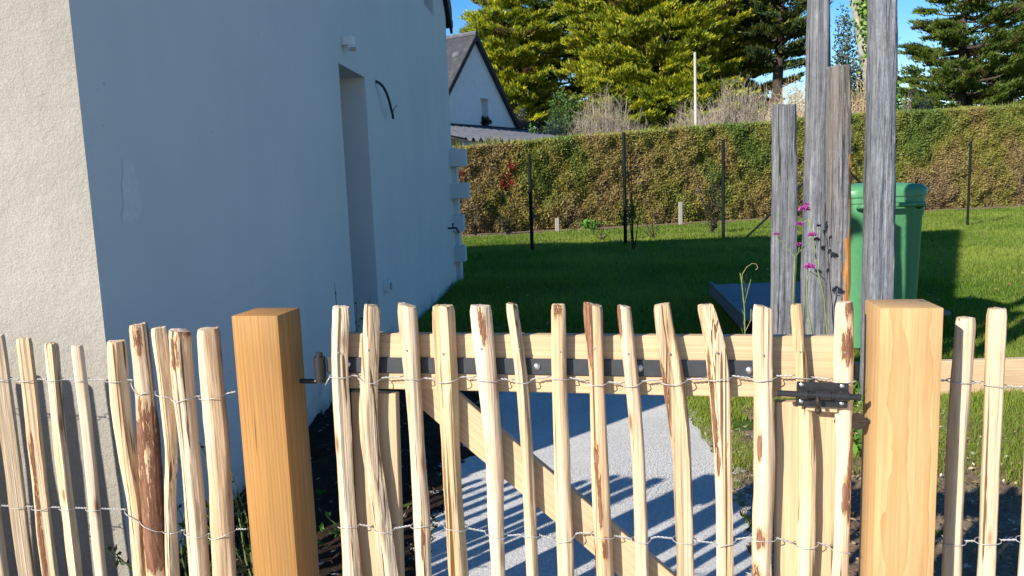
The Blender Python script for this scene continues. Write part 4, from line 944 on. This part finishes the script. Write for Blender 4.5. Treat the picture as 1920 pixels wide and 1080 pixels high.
leafy('hedge_foot_plant', 'bright green broad leafed plant at the foot of the hedge', 'plant', tuple(atY(1110, 428, 19.0)*1.0-Vector((0, 0, atY(1110, 428, 19.0).z))), spray(20, .3, .35, 8), 8, LG, (.08, .16), 8)
def tall_grass(u, v, w, h, seed, label):
    r = np.random.default_rng(seed); q = G(u, v); n = 500; P = np.column_stack([q.x+r.normal(0, w, n), q.y+r.normal(0, .25, n), np.zeros(n)]); D = r.normal(0, .25, (n, 3)); D[:, 2] = 1
    V, F = leaves(P, D, r.normal(size=(n, 3))*[1, 1, .1], h*r.uniform(.5, 1.1, n), .014); t = r.uniform(size=(n, 1)); C = (1-t)*np.array([.07, .15, .02])+t*np.array([.16, .24, .04])
    o = npmesh('tall_grass', V, F, M['grassblade'], col=np.repeat(C, 3, 0), org=tuple(q)); props(o, label, 'grass')
tall_grass(1305, 412, .5, .5, 81, 'tuft of long bright grass at the hedge foot near a concrete stake'); tall_grass(1432, 404, .35, .45, 82, 'tuft of long grass at the hedge foot behind the strut')
# young bare saplings and dark leaved shrubs along the wire fence
def sapling(u, vb, vt, seed, label, nb, ll, nl, lc):
    q = G(u, vb); h = atY(u, vt, q.y).z; r = random.Random(seed); st = [(r.uniform(-.05, .05), r.uniform(-.05, .05), h, r.uniform(-.06, .06))]+[(r.uniform(-.28, .28), r.uniform(-.2, .2), h*r.uniform(.35, .9), r.uniform(-.1, .1)) for _ in range(nb)]
    return leafy('sapling', label, 'sapling', tuple(q), st, seed, lc, ll, nl, None, 'leaf', .011, 'bark_dark')
DK = [(.02, .028, .014), (.03, .035, .015), (.04, .03, .02)]
sapling(1188, 474, 236, 91, 'tall thin bare sapling tied close to a slim fence post', 4, (.03, .05), 8, DK)
sapling(1335, 440, 308, 92, 'dark leafed young shrub left of a slim fence post', 9, (.06, .10), 26, DK)
sapling(955, 440, 385, 93, 'low dark twisted shrub beside a slim fence post', 9, (.07, .12), 22, DK)
sapling(1128, 452, 420, 94, 'tiny bare seedling on the sunlit grass strip', 5, (.03, .06), 8, DK)
sapling(893, 442, 360, 95, 'thin dark vine against the hedge by the toothed wall', 5, (.06, .1), 18, DK)
sapling(1225, 448, 405, 96, 'small dark seedling between two slim fence posts', 6, (.03, .06), 10, DK)
sapling(1512, 420, 330, 97, 'dark climbing shrub behind the grey posts', 7, (.06, .1), 22, DK)
# tall pink flowers between the timbers
def verbena(name, label, Y, stem, branches, heads, seed):
    b = atY(*stem[0], Y); r = np.random.default_rng(seed); th = thing(name, label, 'flower', (b.x, b.y, 0))
    MB().tube([(b.x, Y, 0)]+[atY(u, v, Y) for u, v in stem], .0036, 6).build('stem', M['stem'], th, smooth=True)
    for br in branches: MB().tube([atY(u, v, Y+.02*i) for i, (u, v) in enumerate(br)], .0022, 5).build('branch', M['stem'], th)
    for (u, v, px, dark) in heads:
        c = np.array(atY(u, v, Y)); rad = px/FPX*Y/2; n = 130; d = unit(r.normal(size=(n, 3))); d[:, 2] = abs(d[:, 2])*.75-.1; P = c+d*rad*r.uniform(.35, .8, (n, 1))
        V, F = leaves(P, d+r.normal(0, .4, (n, 3)), r.normal(size=(n, 3)), rad*.5, rad*.4, True); base = np.array([.035, .015, .03]) if dark else np.array([.42, .09, .34])
        C = base*r.uniform(.6, 1.35, (n, 1)); npmesh('flower_head', V, F, M['petal'], th, col=np.repeat(C, 4, 0))
verbena('pink_flower', 'tall thin stemmed plant with several pink flower heads before the shortest grey post', 3.75, [(1485, 640), (1487, 560), (1490, 482)], [[(1490, 482), (1472, 460), (1456, 441)], [(1490, 482), (1508, 462), (1521, 447)], [(1497, 474), (1499, 462)]], [(1455, 440, 11, 0), (1522, 441, 16, 0), (1498, 459, 12, 0)], 1)
verbena('pink_flower', 'pink flower head on a pale bent stem beside a tall grey post', 3.7, [(1524, 640), (1514, 575), (1512, 530), (1518, 508)], [[(1518, 508), (1530, 516), (1534, 519)]], [(1519, 501, 20, 0)], 2)
verbena('pink_flower', 'tall stem with withered dark seed heads and pink clusters', 3.85, [(1552, 640), (1545, 560), (1532, 500), (1524, 440), (1516, 410)], [[(1528, 470), (1531, 452)], [(1532, 440), (1536, 428)], [(1514, 412), (1500, 421)]], [(1508, 392, 20, 0), (1499, 421, 15, 0), (1531, 450, 13, 1), (1535, 424, 9, 1), (1512, 383, 10, 0)], 3)
ws = atY(1396, 640, 4.4); th = thing('wild_stem', 'thin green wild stem with a curled tip rising behind the gate', 'weed', (ws.x, ws.y, 0))
MB().tube([(ws.x, 4.4, 0)]+[atY(u, v, 4.4) for u, v in ((1397, 640), (1396, 580), (1391, 530), (1388, 512))], .0038, 6).build('stem', M['stem'], th)
MB().tube([atY(u, v, 4.4) for u, v in ((1391, 530), (1392, 514), (1400, 501), (1410, 494), (1418, 495), (1421, 502), (1417, 506))], .0018, 5).build('tendril', M['stem_dry'], th)
MB().tube([atY(u, v, 4.4) for u, v in ((1396, 570), (1402, 545), (1408, 524))], .002, 5).build('branch', M['stem'], th)
MB().tube([atY(u, v, 4.4) for u, v in ((1398, 620), (1408, 600), (1408, 580), (1414, 585))], .002, 5).build('tendril', M['stem_dry'], th)
r = np.random.default_rng(4); PP = np.array([tuple(atY(1396+rng.normal(0, 3), v, 4.4)) for v in np.linspace(520, 630, 16)]); D = r.normal(size=(16, 3)); D[:, 2] = 1.2
V, F = leaves(PP, D, r.normal(size=(16, 3)), .05, .006, True); npmesh('leaves', V, F, M['leaf'], th, col=np.array([.12, .18, .05])*np.ones((len(V), 3)))

# ================================================================== TREES
GOLD = [(.45, .44, .028), (.38, .41, .032), (.29, .35, .032), (.53, .47, .035)]; GREEN = [(.085, .15, .035), (.12, .195, .04), (.16, .225, .045)]; DARKG = [(.025, .05, .02), (.035, .065, .022), (.05, .08, .03)]
BROWN = (.12, .085, .04)
def cypress(name, label, base, H, h0, prof, nl, seed, pal, inner, leaf=(.21, .085), dens=185, trunk_r=.45, squash=1.0, goldout=.45, trunkmat='bark_dark', lean=0.0, spw=1.0):
    r = np.random.default_rng(seed); th = thing(name, label, 'tree', base); b = np.array(base); m = MB(); tp_ = []
    for k in range(9): t = k/8; tp_.append(Vector(base)+Vector((lean*t*H+.25*math.sin(t*4+seed), .2*math.sin(t*5+seed), t*H*.94)))
    m.tube(tp_, [trunk_r*(1-.85*k/8) for k in range(9)], 10); limb = m; PP, DD, LL, CC, OO = [], [], [], [], []
    pal = np.array(pal); inner = np.array(inner)
    for i in range(nl):
        u = (i+r.uniform(0, 1))/nl; z = h0+(H-h0)*u; a = i*2.39996+r.normal(0, .3); z = round(z/.85)*.85+.22*math.sin(a*3+round(z/.85)*2.1)+r.normal(0, .05); rad = np.interp(u, prof[0], prof[1])*r.uniform(.62, 1.08)
        out = np.array([math.cos(a), math.sin(a)*squash, 0]); tx = lean*z; root = b+np.array([tx, 0, z-.22*rad]); tip = b+np.array([tx, 0, z])+out*rad+np.array([0, 0, r.normal(0, .15)])
        mid = (root+tip)/2+np.array([0, 0, -.08*rad])
        limb.tube([tuple(root), tuple(mid), tuple(tip)], [.10*min(1, rad/3), .07*min(1, rad/3), .02], 4)
        side = np.array([-out[1], out[0], 0]); ns_ = max(3, int(rad*2.2))
        tone = r.uniform()
        for j in range(ns_):
            t = r.uniform(.35, 1.0)**.8 if j else 1.0; c = root*(1-t)**2+2*mid*t*(1-t)+tip*t*t; c = c+side*r.normal(0, .34*rad*.5)+np.array([0, 0, r.normal(0, .06)])
            L = r.uniform(.9, 1.7)*spw; Wd = L*r.uniform(.4, .62); d0 = out+side*r.normal(0, .5); d0 /= np.linalg.norm(d0); s0 = np.array([-d0[1], d0[0], 0]); n = int(dens*r.uniform(.7, 1.3))
            x = r.uniform(-.55, 1, n); y = r.normal(0, .42, n)*(1-.45*np.abs(x)); up = r.normal(0, .04, n)+.04*np.sin(x*5+j)+.04*np.sin(y*9)
            P = c+np.outer(x*L*.5, d0)+np.outer(y*Wd, s0); P[:, 2] += up*L*.7+.14*L*x*np.abs(x)-.22*Wd*y*y
            D = d0*.9+r.normal(0, .35, (n, 3))+s0*np.outer(y, [1, 1, 1])*.6; D[:, 2] += .85
            PP.append(P); DD.append(D); LL.append(r.uniform(.6, 1.25, n)); OO.append(np.tile(out, (n, 1)))
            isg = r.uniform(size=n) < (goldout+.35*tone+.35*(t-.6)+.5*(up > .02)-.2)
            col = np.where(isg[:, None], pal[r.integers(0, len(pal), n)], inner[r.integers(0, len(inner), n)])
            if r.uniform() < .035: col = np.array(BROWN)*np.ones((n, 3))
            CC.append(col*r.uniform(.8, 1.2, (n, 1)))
    m.build('trunk', M[trunkmat], th, smooth=True)
    P, D, S_, C, O_ = map(np.concatenate, (PP, DD, LL, CC, OO)); N = r.normal(size=P.shape)*.42+O_*1.1+np.array([0, 0, .3])
    V, F = leaves(P, D, N, leaf[0]*S_, leaf[1]*S_); npmesh('crown', V, F, M['needle'], th, col=np.repeat(C, 3, 0)); return th
def base_at(u, Y): p = atY(u, 340, Y); return (p.x, p.y, 0)
WIDE = ([0, .15, .5, .8, 1], [.75, 1.0, 1.0, .75, .25])
sc = lambda k: (WIDE[0], [x*k for x in WIDE[1]])
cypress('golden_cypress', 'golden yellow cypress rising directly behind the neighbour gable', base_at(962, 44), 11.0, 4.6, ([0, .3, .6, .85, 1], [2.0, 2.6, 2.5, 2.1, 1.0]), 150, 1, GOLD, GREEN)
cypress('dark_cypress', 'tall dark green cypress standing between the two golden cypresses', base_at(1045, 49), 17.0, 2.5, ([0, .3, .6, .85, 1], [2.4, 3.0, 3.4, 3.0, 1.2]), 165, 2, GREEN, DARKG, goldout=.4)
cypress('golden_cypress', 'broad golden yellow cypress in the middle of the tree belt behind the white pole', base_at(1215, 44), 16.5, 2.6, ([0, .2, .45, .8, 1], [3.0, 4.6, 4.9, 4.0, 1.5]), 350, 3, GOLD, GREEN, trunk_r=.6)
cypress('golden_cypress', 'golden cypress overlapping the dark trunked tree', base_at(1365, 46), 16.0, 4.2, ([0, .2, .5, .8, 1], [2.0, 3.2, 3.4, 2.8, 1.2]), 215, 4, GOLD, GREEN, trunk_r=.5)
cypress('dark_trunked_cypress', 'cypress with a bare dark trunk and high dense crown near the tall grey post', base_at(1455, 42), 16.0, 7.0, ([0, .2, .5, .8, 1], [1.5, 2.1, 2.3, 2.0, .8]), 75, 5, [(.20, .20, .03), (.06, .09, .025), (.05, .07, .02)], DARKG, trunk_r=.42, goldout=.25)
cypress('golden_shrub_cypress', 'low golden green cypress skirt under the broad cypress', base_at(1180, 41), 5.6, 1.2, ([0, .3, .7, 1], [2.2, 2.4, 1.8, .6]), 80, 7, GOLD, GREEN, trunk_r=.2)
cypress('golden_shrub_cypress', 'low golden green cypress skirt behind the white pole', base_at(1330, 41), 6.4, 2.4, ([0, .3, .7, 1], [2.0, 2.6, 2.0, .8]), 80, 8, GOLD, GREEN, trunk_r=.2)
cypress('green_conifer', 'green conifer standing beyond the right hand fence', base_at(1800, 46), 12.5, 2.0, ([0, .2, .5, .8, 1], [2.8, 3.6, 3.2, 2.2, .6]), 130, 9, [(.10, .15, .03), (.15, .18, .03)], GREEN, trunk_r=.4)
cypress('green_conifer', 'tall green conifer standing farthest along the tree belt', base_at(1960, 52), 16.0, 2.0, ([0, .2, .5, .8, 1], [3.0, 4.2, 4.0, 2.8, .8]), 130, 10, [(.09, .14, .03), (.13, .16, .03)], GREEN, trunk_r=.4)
# broadleaf bushes and bare shrubs behind the hedge
def bush(name, label, u, Y, h, rx, seed, cols, n, ll=(.07, .13), trunk='bark_dark', ry=None, z0=.0, dens_top=.5):
    r = np.random.default_rng(seed); base = base_at(u, Y); th = thing(name, label, 'bush', base); b = np.array(base); ry = ry or rx*.8; lm = MB()
    nc_ = 42; cd = unit(r.normal(size=(nc_, 3))); cd[:, 2] = np.abs(cd[:, 2]); ce = b+cd*np.array([rx, ry, h-z0])*r.uniform(.35, .85, (nc_, 1))*[1, 1, 1]+[0, 0, z0]
    for c in ce: lm.tube([tuple(b+[0, 0, z0*.3]), tuple((b+c)/2+r.normal(0, .1, 3)), tuple(c)], [.06, .04, .012], 4)
    k = r.integers(0, nc_, n); d = unit(r.normal(size=(n, 3))); P = ce[k]+d*np.array([rx, ry, h*.6])*.26*r.uniform(.5, 1.1, (n, 1)); P = P[P[:, 2] > .05]; d = d[:len(P)]; n = len(P); k = k[:n]
    V, F = leaves(P, d+r.normal(0, .6, (n, 3)), r.normal(size=(n, 3)), r.uniform(*ll, n), r.uniform(*ll, n)*.5, True); cols = np.array(cols); tone = r.uniform(.75, 1.25, nc_)
    C = cols[r.integers(0, len(cols), n)]*tone[k][:, None]*r.uniform(.8, 1.2, (n, 1)); lm.build('branches', M[trunk], th); npmesh('crown', V, F, M['leaf'], th, col=np.repeat(C, 4, 0)); return th
GREY = [(.10, .115, .075), (.14, .145, .10), (.075, .09, .05)]
bush('green_bush', 'broad mid green bushy tree between the neighbour house and the bare shrubs', 1055, 37, 6.3, 2.0, 11, [(.08, .14, .035), (.11, .175, .045), (.06, .11, .03)], 26000, (.10, .18), z0=.8)
bush('grey_bush', 'grey green bush beside the right slope of the neighbour roof', 985, 33, 4.9, 1.0, 1, GREY, 9000)
bush('grey_bush', 'grey green rounded tree behind the stained post', 1598, 27, 7.6, 1.1, 2, [(.07, .09, .05), (.10, .12, .07), (.055, .07, .04)], 14000, (.09, .16))
bush('green_bush', 'fresh green bush rising just above the hedge beside the bare shrubs', 1450, 26, 3.6, 1.5, 3, [(.10, .15, .04), (.07, .11, .03), (.13, .16, .05)], 8000)
bush('green_bush', 'small bright green bush above the hedge beside the neighbour lean-to', 1008, 29, 3.6, .55, 4, LG, 3500)
bush('grey_bush', 'pale grey green bush left of the tall grey post', 1495, 32, 5.6, 1.1, 5, [(.16, .16, .11), (.20, .19, .13), (.12, .13, .08)], 8000)
bush('yellow_bush', 'yellow green bush just above the hedge before the bare shrubs', 1082, 30, 3.4, .5, 6, [(.22, .22, .03), (.16, .20, .03)], 2500)
bush('green_bush', 'rounded green bush above the hedge beyond the thick grey post', 1760, 30, 4.6, 2.0, 7, [(.08, .12, .03), (.11, .15, .04)], 12000)
bush('green_bush', 'low dark green bush above the hedge beyond the pale gate post', 1880, 28, 3.8, 1.6, 8, [(.05, .08, .025), (.07, .10, .03)], 9000)
def bare(name, label, u, Y, h, rx, seed, n, mat='twig'):
    r = random.Random(seed); base = Vector(base_at(u, Y)); th = thing(name, label, 'shrub', base); m = MB()
    for i in range(n):
        a = r.uniform(0, 6.28); k = r.uniform(0, 1)**.6; tip = base+Vector((math.cos(a)*rx*k, math.sin(a)*rx*.7*k, h*(1-.35*k*k)*r.uniform(.6, 1.05))); st = base+Vector((math.cos(a)*rx*.45*k, math.sin(a)*rx*.3*k, 0))
        mid = st.lerp(tip, .55)+Vector((r.uniform(-.15, .15), r.uniform(-.15, .15), .1)); m.tube([st, mid, tip], [.016, .010, .003], 3)
        for j in range(7):
            t = r.uniform(.35, 1); p = mid.lerp(tip, (t-.5)*2) if t > .5 else st.lerp(mid, t*2); d = Vector((r.uniform(-1, 1), r.uniform(-1, 1), r.uniform(.2, 1.2))).normalized()*r.uniform(.25, .6)
            m.tube([p, p+d*.5+Vector((r.uniform(-.04, .04), 0, .02)), p+d], [.007, .005, .002], 3)
    m.build('twigs', M[mat], th); return th
bare('bare_shrub', 'grey leafless shrub above the hedge in front of the broad golden cypress', 1140, 31, 4.6, 1.8, 1, 620)
bare('bare_shrub', 'wide grey leafless shrub above the hedge beside the white pole', 1390, 29, 4.6, 2.2, 2, 800)
bare('bare_shrub', 'grey leafless shrub above the hedge right below the white pole top', 1300, 33, 4.3, 1.6, 3, 420)
bare('bare_shrub', 'tan leafless shrub of upright twigs left of the tall grey post', 1495, 26, 4.3, 1.2, 4, 420, 'twig_tan')
bare('bare_shrub', 'tan leafless shrub showing between the stained and the thick grey posts', 1618, 26, 4.2, 1.1, 5, 300, 'twig_tan')
bare('bare_shrub', 'small grey leafless shrub beside the neighbour lean-to', 1045, 31, 3.9, .9, 6, 300)
bare('bare_shrub', 'brown leafless shrub above the hedge beyond the thick grey post', 1700, 28, 4.0, 1.5, 7, 260)
# pale pole
p = atY(1303, 98, 27); o = mesh('pale_pole', *tube_vf([(p.x+.12, 27, 0), (p.x+.02, 27, 3), (p.x, 27, p.z)], [.06, .055, .045], 10), M['pole_white'], None, True, 40, org=(p.x+.12, 27, 0)); props(o, 'bleached pale wooden pole rising above the hedge before the cypresses', 'pole')
# leaning ivy clad trunk
Y = 24.5; tp = [atY(u, v, Y) for u, v in ((1600, -160), (1607, 0), (1618, 70), (1630, 130), (1642, 200), (1655, 300))]; bq = Vector((tp[-1].x+.25, Y, 0))
iv = thing('ivy_tree', 'leaning pale tree trunk wrapped in bright green ivy beside the thick grey post', 'tree', bq)
MB().tube([bq]+tp[::-1], [.30, .27, .24, .22, .20, .19, .16], 12).build('trunk', M['bark_pale'], iv, smooth=True)
n = 9000; r = np.random.default_rng(9); t = r.uniform(0, 5, n); k = np.minimum(t.astype(int), 4); TP = np.array([tuple(x) for x in tp]); c = TP[k]+(TP[k+1]-TP[k])*(t-k)[:, None]; a = r.normal(-.35, .85, n); rad = .24+np.abs(r.normal(0, .17, n))
P = c+np.column_stack([np.cos(a)*rad+.12, np.sin(a)*rad, r.normal(0, .05, n)]); N = np.column_stack([np.cos(a), np.sin(a), .4+0*a])+r.normal(0, .4, (n, 3)); D = r.normal(size=(n, 3)); D[:, 2] -= .6
V, F = leaves(P, D, N, r.uniform(.09, .16, n), r.uniform(.08, .13, n), True); C = np.array([(.10, .24, .025), (.16, .30, .035), (.06, .14, .02), (.22, .34, .05)])[r.integers(0, 4, n)]; npmesh('ivy', V, F, M['leaf'], iv, col=np.repeat(C, 4, 0))
lm = MB()
for (u0, v0, u1, v1) in ((1607, 0, 1575, -60), (1612, 40, 1650, -50), (1603, -80, 1580, -160)): lm.tube([atY(u0, v0, Y), atY((u0+u1)/2, (v0+v1)/2-6, Y+.2), atY(u1, v1, Y+.5)], [.09, .06, .03], 6)
lm.build('branches', M['bark_pale'], iv)
